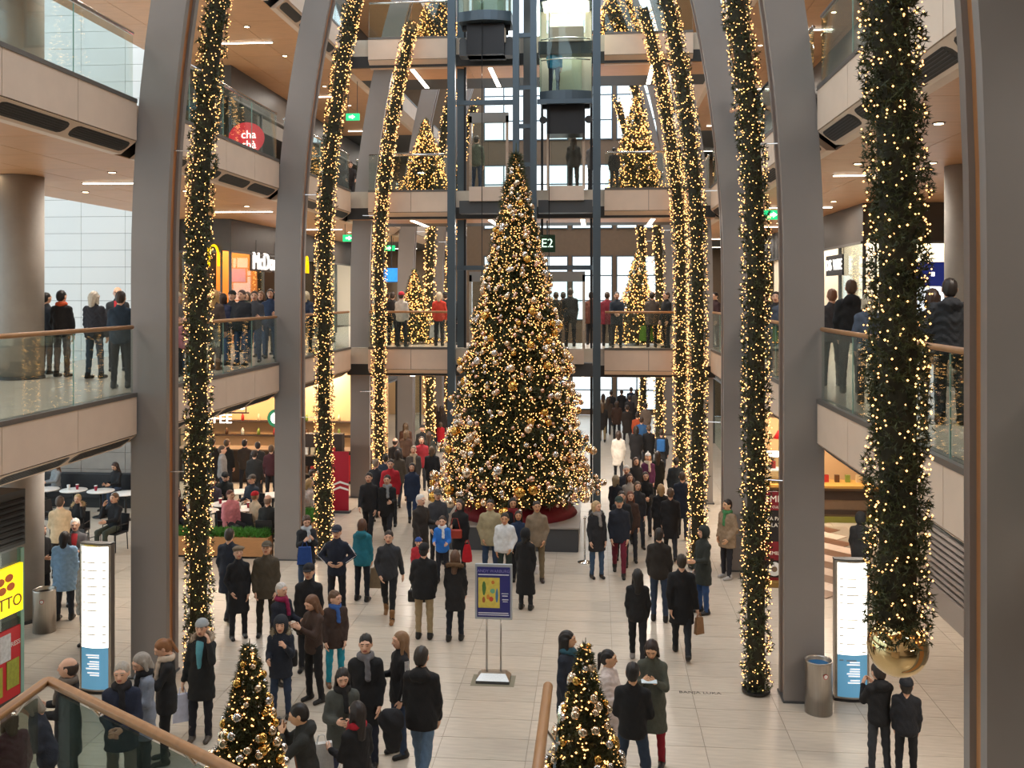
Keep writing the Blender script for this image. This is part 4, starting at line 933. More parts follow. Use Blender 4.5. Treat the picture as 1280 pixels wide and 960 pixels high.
    for s, nm in ((1, 'L'), (-1, 'R')):
        V, Q = hand_mesh(lod); V = V.copy()
        if s > 0: V[:, 0] *= -1; Q = Q[:, ::-1]
        d = A[nm][3]; zax = -d; xr = np.array((1., 0, 0)); yax = np.cross(zax, xr); yax /= np.linalg.norm(yax) + 1e-9; xax = np.cross(yax, zax)
        V = V @ np.stack([xax, yax, zax]) * (.95 if fem else 1.05) + A[nm][2] + d * .012; allV.append(V); allQ.append(Q + n); allM.append(np.zeros(len(Q), int)); n += len(V)
        hands[nm] = bend((A[nm][2] + d * .1)[None])[0] * K
    emit('body', np.concatenate(allV), np.concatenate(allQ), None, mi=np.concatenate(allM), mats=[skinm, M_EYE, M_LIP, cloth(hair if hs != 'bald' else '6a5a4c', 'hair')])
    # ---- trousers, shoes
    def trfn(P):
        L = [ell(P, U + (0, .005, .92), (.158, .118, .13))]
        for nm in 'LR': h_, k_, a_, _ = J[nm]; L += [caps(P, h_, k_, .088, .064), caps(P, k_, a_ - (0, 0, .02), .062, .05)]
        d = smins(L, .035) + .004 * np.sin(P[:, 2] * 46 + 5 * np.sin(P[:, 0] * 30))
        return np.maximum(d, .05 - P[:, 2])
    pts = [U + (0, 0, .98)] + [j for nm in 'LR' for j in J[nm][:3]]
    emit('trousers', *snet(trfn, *bounds(pts, .12), vs), cloth(legs), b=False)
    for nm in 'LR':
        a_ = J[nm][2]; pit = J[nm][3] if pose == 'walk' else 0; hi_ = .17 if boots else .05
        lift = a_[2] - .085
        def shfn(P):
            Q_ = P - (a_[0], a_[1], lift); 
            if pose == 'walk' and lift > .01: c, s_ = math.cos(-.5), math.sin(-.5); Q_ = np.stack([Q_[:, 0], Q_[:, 1] * c - Q_[:, 2] * s_, Q_[:, 1] * s_ + Q_[:, 2] * c], 1)
            d = smin(caps(Q_, (0, .045, .038), (0, -.135, .03), .043, .04), caps(Q_, (0, .01, .05), (0, .01, .05 + hi_), .05, .054), .03)
            return np.maximum(d, .001 - Q_[:, 2])
        emit('shoe', *snet(shfn, a_ + (-.1, -.22, -.12), a_ + (.1, .13, .2), (.014, .018, .024)[lod]), cloth(shoe, 'leather'), b=False)
    # ---- coat
    hz = hem if pose != 'sit' else .80
    p_ = puff + (.006 if not fem else .0)
    def ctfn(P):
        L = [ell(P, U + (0, 0, 1.25), (.178 * wid + p_, .125 + p_, .19)), ell(P, U + (0, 0, 1.06), (.168 * wid + p_, .122 + p_, .2)), ell(P, U + (0, .005, .9), (.178 + p_, .134 + p_, .17)),
             caps(P, U + (0, .005, 1.41), U + (-.15 * wid, .005, 1.365), .072, .062 + p_ * .4), caps(P, U + (0, .005, 1.41), U + (.15 * wid, .005, 1.365), .072, .062 + p_ * .4), caps(P, U + (0, .012, 1.42), U + (0, .012, 1.48), .07, .064)]
        d = smins(L, .06)
        if hz < .8:
            q = P * np.array((.82, 1.12, 1), np.float32); u0, u1 = U + (0, 0, .98), U + (0, 0, hz - .1); d = smin(d, caps(q, u0, u1, .142 + p_, .165 + p_ + (.8 - hz) * .05), .05)
        for nm in 'LR':
            s_, e_, w_, _ = A[nm]; d = smin(d, smin(caps(P, s_, e_, .060 * wid + p_, .053 + p_ * .8), caps(P, e_, w_, .053 + p_ * .8, .042 + p_ * .6), .03), .035)
        if hood: d = smin(d, ell(P, U + (0, .10, 1.44), (.125, .075, .085)), .04)
        d = d + .0045 * np.sin(P[:, 2] * (38 if puff < .02 else 62) + 4 * np.sin(P[:, 0] * 24 + P[:, 1] * 17)) * (1 if puff < .02 else 1.9)
        return np.maximum(d, hz + up - P[:, 2])
    pts = [U + (0, 0, 1.5), U + (0, 0, min(hz, .85))] + [U + (s, q, .9) for s in (-.15, .15) for q in (-.1, .12)] + [a for nm in 'LR' for a in A[nm][:3]]
    co = emit('coat', *snet(ctfn, *bounds(pts, .11), vs), cloth(coat))
    zip_ = None
    if inner:   # open coat front shows a shirt strip
        V, Q = snet(lambda P: np.maximum(np.maximum(ell(P, U + (0, -.008, 1.2), (.185 * wid + p_, .131 + p_, .30)), np.abs(P[:, 0]) - .03 - .05 * np.clip((P[:, 2] - up - 1.1) * 2, 0, 1)), P[:, 1] + .05), U + (-.12, -.18, .9), U + (.12, 0, 1.48), .016)
        emit('shirt', V, Q, cloth(inner))
    if stripe:
        for nm in 'LR':
            s_, e_, w_, _ = A[nm]; sg = 1 if nm == 'L' else -1; mb = MB()
            for k in (-1, 0, 1):
                off = np.array((sg * .071, .022 * k, .0)); pts = bend(np.array([s_ + off + (0, 0, .02), e_ + off * np.array((.86, 1, 1)), w_ + off * np.array((.7, 1, 1))])) * K; mb.tube([tuple(q) for q in pts], .006, 5)
            mb.build('sleeve_stripes', cloth(stripe), co)
    if fur: 
        ring = [(.135 * math.cos(a), .035 + .115 * math.sin(a), 1.455 + .05 * math.sin(a)) for a in np.linspace(-.6, math.pi + .6, 14)]
        rp = bend(np.array(ring) + U); mb = MB().tube([tuple(q * K) for q in rp], .042 * K, 8); fo = mb.build('fur_trim', cloth(fur), e, True)
        P = np.repeat(rp, 26, 0) * K + RNG.normal(0, .012, (14 * 26, 3)); D = RNG.normal(0, 1, (14 * 26, 3)); D /= np.linalg.norm(D, axis=1)[:, None]
        stuff(link('fur_hairs', npmesh('fur_hairs', *tufts(P + D * .03, D, 3, .035, .004, .3), smooth=False), cloth(fur), fo))
    if scarf:
        def scfn(P):
            q = P - (U + (0, .008, 1.475)); r_ = np.sqrt((q[:, 0] / 1.05) ** 2 + q[:, 1] ** 2) - .078
            d = np.sqrt(r_ ** 2 + (q[:, 2] * .75) ** 2) - .036; d = smin(d, caps(P, U + (.03, -.10, 1.45), U + (.045, -.135, 1.22), .034, .04), .03)
            return d + .004 * np.sin(P[:, 2] * 70 + P[:, 0] * 40)
        emit('scarf', *snet(scfn, U + (-.15, -.2, 1.15), U + (.15, .14, 1.55), .017 if lod < 2 else .024), cloth(scarf))
    # ---- hair and hats (in head space)
    hv = (.0095, .013, .018)[lod]
    if hs != 'bald' or True:
        def hrfn(P):
            d = ell(P, (0, .018, .032), (.083, .103, .098)); d = smin(d, ell(P, (0, .05, -.02), (.072, .07, .075)), .03)
            face_ = ell(P, (0, -.122, -.032), (.071, .105, .117)); d = np.maximum(d, -face_)
            if hs == 'bald': d = np.maximum(d, P[:, 2] - .045 + .25 * np.maximum(0, -P[:, 1])); d = np.maximum(d, -(P[:, 1] + .02))
            if hs in ('long', 'bob'):
                ln = -.27 if hs == 'long' else -.13
                d = smin(d, caps(P, (0, .058, 0), (0, .085, ln), .075, .058), .05)
                for s in (-1, 1): d = smin(d, caps(P, (s * .074, .01, .01), (s * .085, -.005 if hs == 'long' else .01, ln * .85), .026, .024), .03)
                d = np.maximum(d, -face_)
            if hs == 'pony': d = smin(np.minimum(d, caps(P, (0, .105, .05), (0, .13, .04), .028, .026)), caps(P, (0, .13, .04), (0, .15, -.16), .03, .02), .02)
            if hs == 'bun': d = smin(d, ell(P, (0, .115, .05), (.045, .042, .042)), .015)
            return d + .0025 * np.sin(P[:, 0] * 150 + P[:, 2] * 30)
        lo, hi = np.array((-.12, -.12, -.1)), np.array((.12, .19, .14))
        if hs == 'long': lo[2] = -.34
        if hs in ('bob', 'pony'): lo[2] = -.2
        V, Q = snet(hrfn, lo, hi, hv)
        if len(V): emit('hair', headpos(V), Q, cloth(hair, 'hair'))
    if hat:
        def htfn(P):
            d = ell(P, (0, .016, .05), (.092, .112, .09))
            if hat == 'beret': d = smin(ell(P, (.01, .02, .085), (.115, .125, .04)), d, .02)
            d = np.maximum(d, .035 - P[:, 2] - .12 * np.maximum(P[:, 1], -.05))
            if hat == 'cap': d = np.minimum(d, np.maximum(ell(P, (0, -.105, .045), (.075, .075, .012)), P[:, 1] - 0))
            if hat == 'beanie': d = smin(d, np.maximum(ell(P, (0, .016, .03), (.097, .117, .06)), np.abs(P[:, 2] - .052) - .016), .008)
            if hat == 'bobble': d = np.minimum(d, ell(P, (0, .02, .155), (.03, .03, .03)))
            if hat == 'hood': d = smin(np.maximum(ell(P, (0, .025, .0), (.108, .122, .14)), -ell(P, (0, -.13, -.03), (.078, .10, .115))), d, .02)
            return d
        V, Q = snet(htfn, (-.14, -.19, -.16 if hat == 'hood' else -.03), (.14, .17, .2), hv); emit('hat', headpos(V), Q, cloth(hatc))
    if backpack:
        def bpfn(P): q = np.abs(P - (U + (0, .19, 1.2))) - np.array((.10, .045, .17)); return np.sqrt((np.maximum(q, 0) ** 2).sum(1)) - .045
        V, Q = snet(bpfn, U + (-.2, .05, .95), U + (.2, .35, 1.47), .022)
        me = npmesh('backpack', bend(V) * K, Q); o = link('backpack', me, cloth(backpack)); o.location = e.location; o.rotation_euler = e.rotation_euler
        tag(o, 'backpack worn by the ' + label[0].lower() + label[1:], 'backpack'); o['label'] = ' '.join(o['label'].split()[:15])
    mw = Matrix.Translation(e.location) @ Matrix.Rotation(math.radians(face), 4, 'Z')
    return {k: mw @ Vector(v) for k, v in hands.items()} | {'root': e, 'mw': mw, 'K': K, 'up': up}
def at_head(px, py, ht, z=0.0, sit=False):
    hgt = ht if not sit else ht * (1.36 / 1.75)
    return (*ground(px, py, z + hgt), z)
# ---- bags
def carrier_bag(p, label, col, w_=.3, h_=.36, d_=.1, rz=0., soft=False):
    e = tag(empty('carrier_bag', (p.x, p.y, p.z - h_ - .1), rz), label, 'bag')
    k = .8 if not soft else .55
    v = [(-w_ / 2, -d_ / 2, 0), (w_ / 2, -d_ / 2, 0), (w_ / 2, d_ / 2, 0), (-w_ / 2, d_ / 2, 0), (-w_ / 2 * k, -d_ / 3, h_), (w_ / 2 * k, -d_ / 3, h_), (w_ / 2 * k, d_ / 3, h_), (-w_ / 2 * k, d_ / 3, h_)]
    me = pymesh('body', v, BOXF); bm = bmesh.new(); bm.from_mesh(me); bmesh.ops.subdivide_edges(bm, edges=bm.edges[:], cuts=2, use_grid_fill=True)
    if soft: bmesh.ops.smooth_vert(bm, verts=bm.verts[:], factor=.7, use_axis_x=True, use_axis_y=True, use_axis_z=True)
    bm.to_mesh(me); bm.free(); link('body', me, cloth(col), e)
    for s in (-1, 1): MB().tube([(-w_ * .2, s * d_ * .25, h_ - .02), (-w_ * .1, s * d_ * .1, h_ + .09), (w_ * .1, s * d_ * .1, h_ + .09), (w_ * .2, s * d_ * .25, h_ - .02)], .006, 6).build('handle', cloth(col), e)
    return e
def handbag(p, label, col, s=1., rz=0., strap=.0):
    e = tag(empty('handbag', (p[0], p[1], p[2]), rz), label, 'bag')
    me = pymesh('body', boxv(-.17 * s, .17 * s, -.06 * s, .06 * s, 0, .22 * s), BOXF); bm = bmesh.new(); bm.from_mesh(me); bmesh.ops.bevel(bm, geom=bm.edges[:], offset=.035 * s, segments=3, affect='EDGES', profile=.5); bm.to_mesh(me); bm.free()
    link('body', me, cloth(col, 'leather'), e); L = .16 + strap
    MB().tube([(-.13 * s, 0, .2 * s), (-.06 * s, 0, .2 * s + L), (.06 * s, 0, .2 * s + L), (.13 * s, 0, .2 * s)], .010 * s, 6).build('strap', cloth(col, 'leather'), e)
    return e
# ---------------------------------------------------------------- who stands where
BK, NV, DG, BR, OL, JE, TN = '1d1e22', '20283a', '3c3d41', '4a372c', '41443a', '3f5878', 'a08d72'
def P(px, py, ht, face, label, z=0., sit=False, Y=None, **k):
    if Y is not None: loc = (at_y(px, Y), Y, z)
    else: loc = at_head(px, py, ht, z, sit)
    if loc[1] > 48.5: yy = 44.5 + (px * 7 % 13) * .3; loc = (at_y(px, yy), yy, z)
    if sit: k['pose'] = 'sit'
    return person(loc, ht, face, label, **k)
# foreground, by the sloping glass rail
P(85, 822, 1.74, -80, 'man in a black coat and glasses looking sideways behind the oak handrail', coat='1a1a1c', hem=.55, hair='3a3029', hs='bald', scarf='6b6258', arms=('hold', 'hold'))
P(60, 862, 1.62, -70, 'grey haired person with glasses bending down behind the glass rail', coat='1f2530', hair='8d8578', hs='bob', lean=16, nod=14, arms=('hold', 'hold'), sex='f')
P(16, 888, 1.60, -120, 'person in a maroon quilted jacket behind the glass rail', coat='55222f', hair='5a4232', hs='bob', puff=.02, sex='f', lean=8)
P(152, 828, 1.76, 12, 'silver haired man in a navy coat with clasped hands', coat='1c2438', hem=.72, legs='6d675e', hair='a49c90', arms=('clasp', 'clasp'), scarf='15151a')
P(180, 814, 1.66, -40, 'grey haired woman in a blue grey wool coat looking down', coat='7f8897', hem=.6, legs='2a2c33', hair='9a938a', hs='bob', nod=22, arms=('carry', 'carry'), sex='f', scarf='16161a')
P(208, 797, 1.66, -60, 'woman with a brown ponytail and beige scarf reading in her hands', coat='1b1b1d', hem=.72, legs='17181b', hair='8a5c38', hs='pony', nod=26, arms=('phone', 'phone'), sex='f', scarf='cdbba6', boots=True)
h = P(252, 774, 1.68, 6, 'woman in a grey hat and fur collar holding her face', coat='1c1e1f', hem=.6, legs='1d1f26', shoe='4e463e', hair='5a4636', hs='short', hat='beanie', hatc='9aa0a3', fur='a6947f', arms=('face', 'bag'), inner='5fa3b0', sex='f', boots=True)
carrier_bag(h['R'], 'white carrier bag with violet side held by the woman in the grey hat', 'cfd3e6', .26, .38, rz=.5)
P(298, 683, 1.66, 30, 'older woman in a felt hat and long black coat gazing up', coat='1b1c20', hem=.5, hair='8f8371', hat='beret', hatc='7a6b58', arms=('down', 'pocket'), nod=-10, sex='f')
P(333, 677, 1.72, 10, 'older man in a flat cap and olive jacket gazing up', coat='4a4234', hem=.72, legs='2a2823', hair='7a7066', hat='cap', hatc='5d5548', nod=-12, arms=('down', 'down'), puff=.015)
P(287, 658, 1.78, 178, 'man in a dark blue coat seen from behind near the hedge planter', coat='232a38', hem=.55, hair='3b332d', pose='walk')
P(352, 728, 1.62, 60, 'white haired woman with a magenta scarf and navy jacket', coat='1e2230', legs='20222a', hair='c9c6c2', scarf='8a1c48', arms=('hold', 'hold'), sex='f')
P(386, 705, 1.76, 5, 'man in a black cap and black coat behind the girl with the phone', coat='17181b', hem=.6, hair='4a4440', hat='cap', hatc='1a1b1f')
P(351, 770, 1.50, 10, 'boy in a dark blue hooded jacket with a furry rim', coat='1d2431', hem=.72, legs='2c3a52', hair='2a211b', hat='hood', hatc='232830', fur='8d8068', arms=('strap', 'hold'), child=True)
h = P(392, 742, 1.66, -35, 'girl with long brown hair and brown jacket checking a phone', coat='43332c', legs='17181b', hair='6a4a34', hs='long', nod=24, arms=('phone', 'phone'), sex='f')
handbag((h['R'].x - .12, h['R'].y + .02, .62), 'black slouchy shoulder bag of the girl with the phone', '1b1b1d', 1.1, .3, .25)
P(419, 738, 1.52, 25, 'child in turquoise trousers with a blue patterned scarf', coat='40312b', hem=.72, legs='1f8fa8', shoe='6b4a30', hair='5f4632', scarf='3a62a8', child=True, turn=40)
P(457, 793, 1.76, 8, 'smiling young man in a black wool coat with grey scarf', coat='16171a', hem=.6, legs='1c2233', hair='1a1614', scarf='6b6b70', arms=('down', 'pocket'))
P(428, 834, 1.63, 20, 'woman with glasses and dark bob in an olive grey coat', coat='474a45', hem=.62, legs='39405a', hair='1d1817', hs='bob', scarf='1a1a1c', arms=('carry', 'carry'), nod=12, sex='f', puff=.015)
h = P(385, 878, 1.66, -75, 'photographer in a dark hooded jacket raising a black camera', coat='2b2c29', hair='1b1715', hood=True, arms=('camera', 'camera'), skin='a', nod=6, lean=8)
handbag((h['root'].location.x - .16, h['root'].location.y - .22, .72), 'brown leather bag at the hip of the photographer', '7a4a2c', .9, .2, .2)
c = (h['L'] + h['R']) / 2; cm = tag(empty('camera_body', (c.x - .02, c.y, c.z - .02), math.radians(-75)), 'black camera held up by the photographer', 'camera')
bevbox('body', -.07, .07, -.03, .03, -.02, .08, M_BLACK, cm, .012); MB().lathe([(.036, .0), (.036, .09), (.03, .1)], 18).build('lens', M_BLACK, cm, True, loc=(0, -.03, .03), rot=(R90, 0, 0)); bevbox('viewfinder', -.025, .025, -.02, .02, .08, .105, M_BLACK, cm, .006)
h = P(446, 876, 1.64, -130, 'dark haired woman with a crimson scarf and black coat from behind', coat='17171a', hem=.5, hair='231a17', hs='long', scarf='a31326', arms=('hold', 'down'), sex='f')
carrier_bag(h['L'] + Vector((-.08, .05, .12)), 'large white bag beside the woman in the crimson scarf', 'd9d9d6', .3, .45, rz=.4)
P(500, 789, 1.68, -55, 'woman with long light brown hair in a black track jacket', coat='1a1a1d', hem=.76, legs='2b3a52', hair='8a6a4c', hs='long', stripe='dcdcdc', arms=('down', 'carry'), sex='f')
cb = (at_head(486, 880, 1.0)); fc = tag(empty('folded_coat', (*ground(489, 900, .95), .72)), 'folded black coat carried by the woman in the track jacket', 'coat')
V, Q = snet(lambda p: smin(ell(p, (0, 0, .22), (.17, .11, .16)), ell(p, (.02, .0, .02), (.12, .08, .2)), .05) + .008 * np.sin(p[:, 2] * 40 + p[:, 0] * 30), (-.25, -.2, -.25), (.25, .2, .45), .02); link('cloth_bundle', npmesh('cloth_bundle', V, Q), cloth('1c1c20'), fc)
P(527, 804, 1.84, 172, 'broad man with thinning hair in a black jacket and blue jeans', coat='151518', hem=.78, legs='566d86', hair='2c241f', hs='short', hood=True, arms=('down', 'down'), pose='walk')
# middle of the hall
P(421, 657, 1.76, 5, 'man in a navy tracksuit with white sleeve stripes, arms akimbo', coat='1c2334', legs='191b22', hair='4a3c30', hat='cap', hatc='2a2f3c', stripe='e4e4e6', arms=('akimbo', 'akimbo'))
h = P(383, 643, 1.70, 25, 'woman in a dark coat reading a leaflet beside the column', coat='22262c', hem=.7, legs='3b4d66', hair='4a3428', hs='bob', nod=20, arms=('phone', 'phone'), sex='f', scarf='b9c3cc')
carrier_bag(h['R'] + Vector((0, -.12, -.02)), 'blue and white carrier bag of the woman with the leaflet', '2a4f96', .3, .34, rz=.2)
h = P(453, 648, 1.68, 170, 'woman in a teal plaid jacket seen from behind', coat='1f6f80', hem=.76, legs='1b1e28', hair='5a3c2a', hs='bob', hood=True, sex='f')
carrier_bag(h['R'] + Vector((.1, 0, .02)), 'brown paper bag beside the woman in the teal jacket', '7d6a52', .3, .4)
P(486, 661, 1.74, 5, 'young man in a charcoal jacket and tan boots walking', coat='33353a', legs='1b1c20', shoe='8a6238', hair='2a201a', pose='walk', arms=('swb', 'pocket'), boots=True)
h = P(530, 679, 1.74, 178, 'man in a black jacket and beige trousers seen from behind', coat='18191c', hem=.76, legs='a3906f', hair='1b1817', hat='beanie', hatc='17181b', arms=('down', 'down'), puff=.015)
handbag((h['L'].x + .02, h['L'].y + .02, .62), 'black satchel between the man in beige trousers and his companion', '1a1a1c', 1., 0, .1)
P(569, 687, 1.64, 176, 'woman with long brown hair and a brown fur hood', coat='1d1c1e', hem=.6, legs='1b1f2a', hair='5c4230', hs='long', fur='6a5138', sex='f')
P(526, 618, 1.76, 55, 'white haired man in a long dark brown coat', coat='2f2925', hem=.55, hair='d2cec8', hs='short', arms=('hold', 'down'))
P(547, 612, 1.72, 20, 'man in a grey cap behind the boy in bright blue', coat='3a3c42', hair='8a847c', hat='cap', hatc='55504a')
P(553, 645, 1.44, 0, 'boy in a bright blue and white ski jacket', coat='2a72c8', legs='20232c', hair='3a2a20', child=True, arms=('hold', 'hold'), scarf='d8dde4')
h = P(575, 624, 1.68, -20, 'woman in black with a red handbag and a red carrier', coat='1a1b1e', hem=.6, hair='2a1e19', hs='bob', arms=('bag', 'carry'), sex='f')
carrier_bag(h['L'] + Vector((.02, -.05, .08)), 'bright red carrier bag of the woman in black', 'c61a26', .26, .4, soft=True)
handbag((h['root'].location.x - .08, h['root'].location.y - .22, .86), 'rust red handbag of the woman in black', 'a83a28', .9, .1, .1)
P(523, 672, 1.16, 10, 'small child in a red and blue jacket', coat='c0303c', legs='2c62b0', hair='4a3a2e', hat='beanie', hatc='2a4a8c', child=True)
P(613, 624, 1.76, 0, 'man in a beige field jacket and blue jeans before the tree', coat='a49878', hem=.76, legs='2e4260', hair='2a2320', skin='t', arms=('down', 'pocket'), puff=.012)
P(631, 641, 1.56, 0, 'boy in a white padded jacket before the tree', coat='d9dde0', legs='2c3834', hair='1c1714', skin='t', child=True, arms=('pocket', 'down'), puff=.018)
P(641, 622, 1.72, 10, 'dark haired woman with a red collar behind the white jacket', coat='1d1c20', hair='1a1513', hs='bob', scarf='7a1a22', skin='t', sex='f')
P(648, 638, 1.54, 5, 'girl in dark blue behind the woman with the veil', coat='20304c', hair='2a1c16', hs='long', skin='t', sex='f')
h = P(657, 660, 1.62, 165, 'woman in a long black coat and black headscarf', coat='151517', hem=.35, hair='151517', hs='bob', hat='hood', hatc='131315', sex='f', skin='t')
handbag((h['R'].x - .04, h['R'].y - .02, .70), 'pale grey handbag of the woman in the headscarf', 'c9c4c2', .8, .1, .1)
P(671, 626, 1.76, 12, 'man in a taupe jacket and khaki trousers before the tree', coat='837461', hem=.78, legs='75674f', shoe='3a2e26', hair='2c221d', skin='t', arms=('pocket', 'pocket'))
P(746, 626, 1.70, 20, 'blonde woman in a dark coat with grey scarf and jeans', coat='26272b', hem=.62, legs='3b5470', hair='b89a70', hs='bob', scarf='8f8a86', turn=25, sex='f', fur='4a4642')
P(774, 619, 1.78, 0, 'man in a navy jacket, dark cap and maroon trousers', coat='1f2430', hem=.76, legs='6b1a2e', hair='7a6a58', hat='cap', hatc='2c3a34', pose='walk', arms=('down', 'down'))
P(797, 708, 1.64, 178, 'slim woman in a black hoodie and black leggings from behind', coat='151517', legs='16171a', shoe='8d8a88', hair='1b1715', hs='long', pose='walk', sex='f')
P(824, 660, 1.78, 170, 'man in a dark leather jacket and jeans from behind', coat='2a2521', hem=.8, legs='2e3c52', hair='2a211b', arms=('down', 'down'))
h = P(852, 690, 1.80, 178, 'man in a long black coat carrying a paper bag', coat='16171a', hem=.6, legs='1f2329', hair='33291f', pose='walk', arms=('swb', 'bag'))
carrier_bag(h['R'] + Vector((.02, 0, .03)), 'brown paper bag in the hand of the man in the long coat', 'a07a58', .17, .28, .08, rz=.6)
h = P(879, 657, 1.72, -60, 'woman in a dark green hooded coat with a white bag', coat='2f3430', hem=.6, legs='2c4a78', hair='2a211c', hat='hood', hatc='2b302c', arms=('hold', 'bag'), sex='f')
carrier_bag(h['R'] + Vector((-.05, -.05, .05)), 'white carrier bag of the woman in the green hood', 'dfe3ea', .26, .36, rz=.6)
P(909, 624, 1.74, -55, 'young man in a tan jacket and green scarf leaning on the column', coat='8f7a62', hem=.7, legs='23232a', shoe='a9a6a4', hair='1f1814', scarf='3f7a4a', arms=('pocket', 'pocket'), puff=.02, skin='a')
# by the straight rail and small tree
P(710, 788, 1.68, 60, 'woman with long black hair in a dark blue coat behind the small tree', coat='232b38', hem=.6, hair='1a1412', hs='long', skin='a', sex='f', turn=20, scarf='2f5a6b')
P(761, 812, 1.62, 75, 'woman with a black ponytail in a pale pink padded jacket', coat='d8cbc6', hem=.6, legs='2a2c33', hair='171313', hs='pony', skin='a', arms=('hold', 'hold'), puff=.028, sex='f')
P(791, 827, 1.72, 172, 'man in a black sweater and dark jeans from behind', coat='121214', hem=.82, legs='27364a', hair='1a1513', skin='a', pose='wide', arms=('carry', 'carry'))
h = P(815, 797, 1.70, -10, 'woman in an olive parka and red trousers reading a paper', coat='4b4e44', hem=.5, legs='8a1424', shoe='201e1e', hair='2a1c17', hs='bob', nod=26, skin='a', arms=('phone', 'phone'), boots=True, sex='f')
c = (h['L'] + h['R']) / 2; tag(bevbox('paper_sheet', -.1, .1, -.06, .06, -.004, .004, mat('paper_pale', 'd6e6ec', .6), None, .002), 'pale sheet of paper held by the woman in the parka', 'paper').location = (c.x, c.y - .04, c.z)
# children near the gold ball
P(1099, 829, 1.46, -165, 'boy in a black hooded jacket looking at a phone', coat='151619', legs='33373d', hair='2a211c', hood=True, nod=14, arms=('phone', 'phone'), child=True)
P(1133, 846, 1.36, 165, 'child in a dark jacket beside the boy with the phone', coat='1c1e24', legs='1a1b20', hair='231c18', child=True, hat='beanie', hatc='1b1d23')
P(1076, 640, 1.72, 150, 'person in a dark coat at the checkered cafe floor', coat='232528', hem=.5, hair='2a221d', hat='hood', hatc='232528')
# left cafe edge
P(81, 664, 1.70, 190, 'person in a light blue anorak seen from behind', coat='8fb3d6', hem=.6, legs='2a2e38', hair='1d1a1b', hs='bob', puff=.02)
P(94, 648, 1.74, 20, 'white haired man in a grey vest with a red shirt', coat='5a5a5e', hem=.76, hair='d8d4ce', hs='short', inner='b03038', arms=('carry', 'carry'))
P(52, 655, 1.66, 70, 'person in black facing the man in the grey vest', coat='1b1b1e', hem=.7, hair='3a261e', hs='bob', arms=('hold', 'hold'), sex='f')
P(75, 620, 1.80, 195, 'man in a cream blazer standing among the cafe tables', coat='cbb391', hem=.76, legs='2a2622', hair='4a3a2e', arms=('hold', 'hold'))
P(110, 690, 1.68, -20, 'person in a beige padded coat half hidden by the totem', coat='9a8f82', hem=.62, legs='3f5866', hair='5a4636', hs='bob', puff=.025, sex='f')
# passage beside the tree, cafe side
P(461, 589, 1.78, 0, 'young man in a black jacket walking beside the garland', coat='1c1d20', legs='191a1e', hair='1d1714', pose='walk', arms=('down', 'swf'))
P(484, 592, 1.74, 0, 'young man in black with a grey scarf walking with his friend', coat='17181b', hem=.7, hair='2e221b', scarf='8a8d90', pose='walk', arms=('hold', 'down'))
P(488, 574, 1.80, 10, 'man in a bright red jacket behind two friends in black', coat='b01e2c', hem=.76, hair='2a1f1a', puff=.015)
P(515, 577, 1.72, 5, 'woman in a navy jacket with a grey hood near the tree', coat='27344c', hem=.7, legs='2a3c5c', hair='20181a', hs='bob', hood=True, sex='f', pose='walk')
crowd = [(470, 572, 'dark hooded coat', '22252c', 178), (482, 566, 'steel blue jacket', '2c3848', 178), (517, 556, 'grey coat and beige scarf', '55504c', 0), (497, 560, 'olive brown coat', '4b4338', 175), (540, 556, 'dark coat carrying a white bag', '1c1e24', 178),
         (527, 544, 'crimson top', '8c1c28', 10), (536, 538, 'dark green coat', '2a2e2a', 178), (508, 536, 'brown coat', '4a3428', 175), (494, 546, 'black coat and thinning hair', '232020', 170), (528, 530, 'black beanie and black jacket', '17171a', 0), (507, 527, 'rust coloured coat', '5a3a2a', 178),
         (551, 527, 'red anorak', 'c01c28', 178), (545, 504, 'black coat walking toward the shops', '1a191b', 178), (552, 506, 'dark brown coat', '352a24', 175)]
for k, (px, py, what, col, fc_) in enumerate(crowd):
    P(px, py, 1.2 if 'anorak' in what else 1.72, fc_ + random.uniform(-15, 15), 'person in a %s near the lift, cafe side' % what, coat=col, hem=random.choice((.6, .72, .8)), hair=random.choice(('2a211c', '5a4632', '8a7a68', '3a2a20')), hs=random.choice(('short', 'bob', 'long')) if 'thinning' not in what else 'bald', pose='walk', hat='beanie' if 'beanie' in what else None, lod=2, scarf='b8a68c' if 'scarf' in what else None)
# passage on the other side
P(810, 566, 1.66, 0, 'woman in a white bobble hat and purple coat', coat='5a2448', hem=.7, hair='a07850', hs='long', hat='bobble', hatc='d8d8d6', scarf='cbbca8', sex='f')
crowd = [(770, 592, 'dark jacket and fair hair turning around', '1c2028', 150, '8a7a60', 'bob'), (783, 580, 'grey jacket with silver hair', '30323a', 0, 'c4c0ba', 'short'), (795, 570, 'black jacket with long brown hair', '1f1c1e', 10, '4a3226', 'long'), (787, 590, 'cream sleeved top carrying a bag', 'a89c90', 5, '4a3024', 'long'), (807, 588, 'black coat with folded hands', '141416', 0, '2a1c18', 'long'),
         (826, 603, 'black coat with blonde hair', '16171a', 178, 'a5855c', 'bob'), (838, 608, 'long charcoal overcoat', '1b1c1f', 178, '5a4636', 'short'), (853, 588, 'navy overcoat', '1e2634', 178, '4a382c', 'short'), (845, 570, 'wide dark green coat', '20262a', 178, '2a241f', 'short'), (822, 562, 'dark parka', '22241f', 175, '3a2e24', 'long'),
         (777, 612, 'black coat behind the maroon trousers', '1a1b1f', 0, '2a201b', 'short'), (788, 612, 'brown coat with auburn hair', '3f2c24', 0, '6a3c28', 'long'), (797, 600, 'dark grey coat', '2a2b30', 5, '5a4a3c', 'bob')]
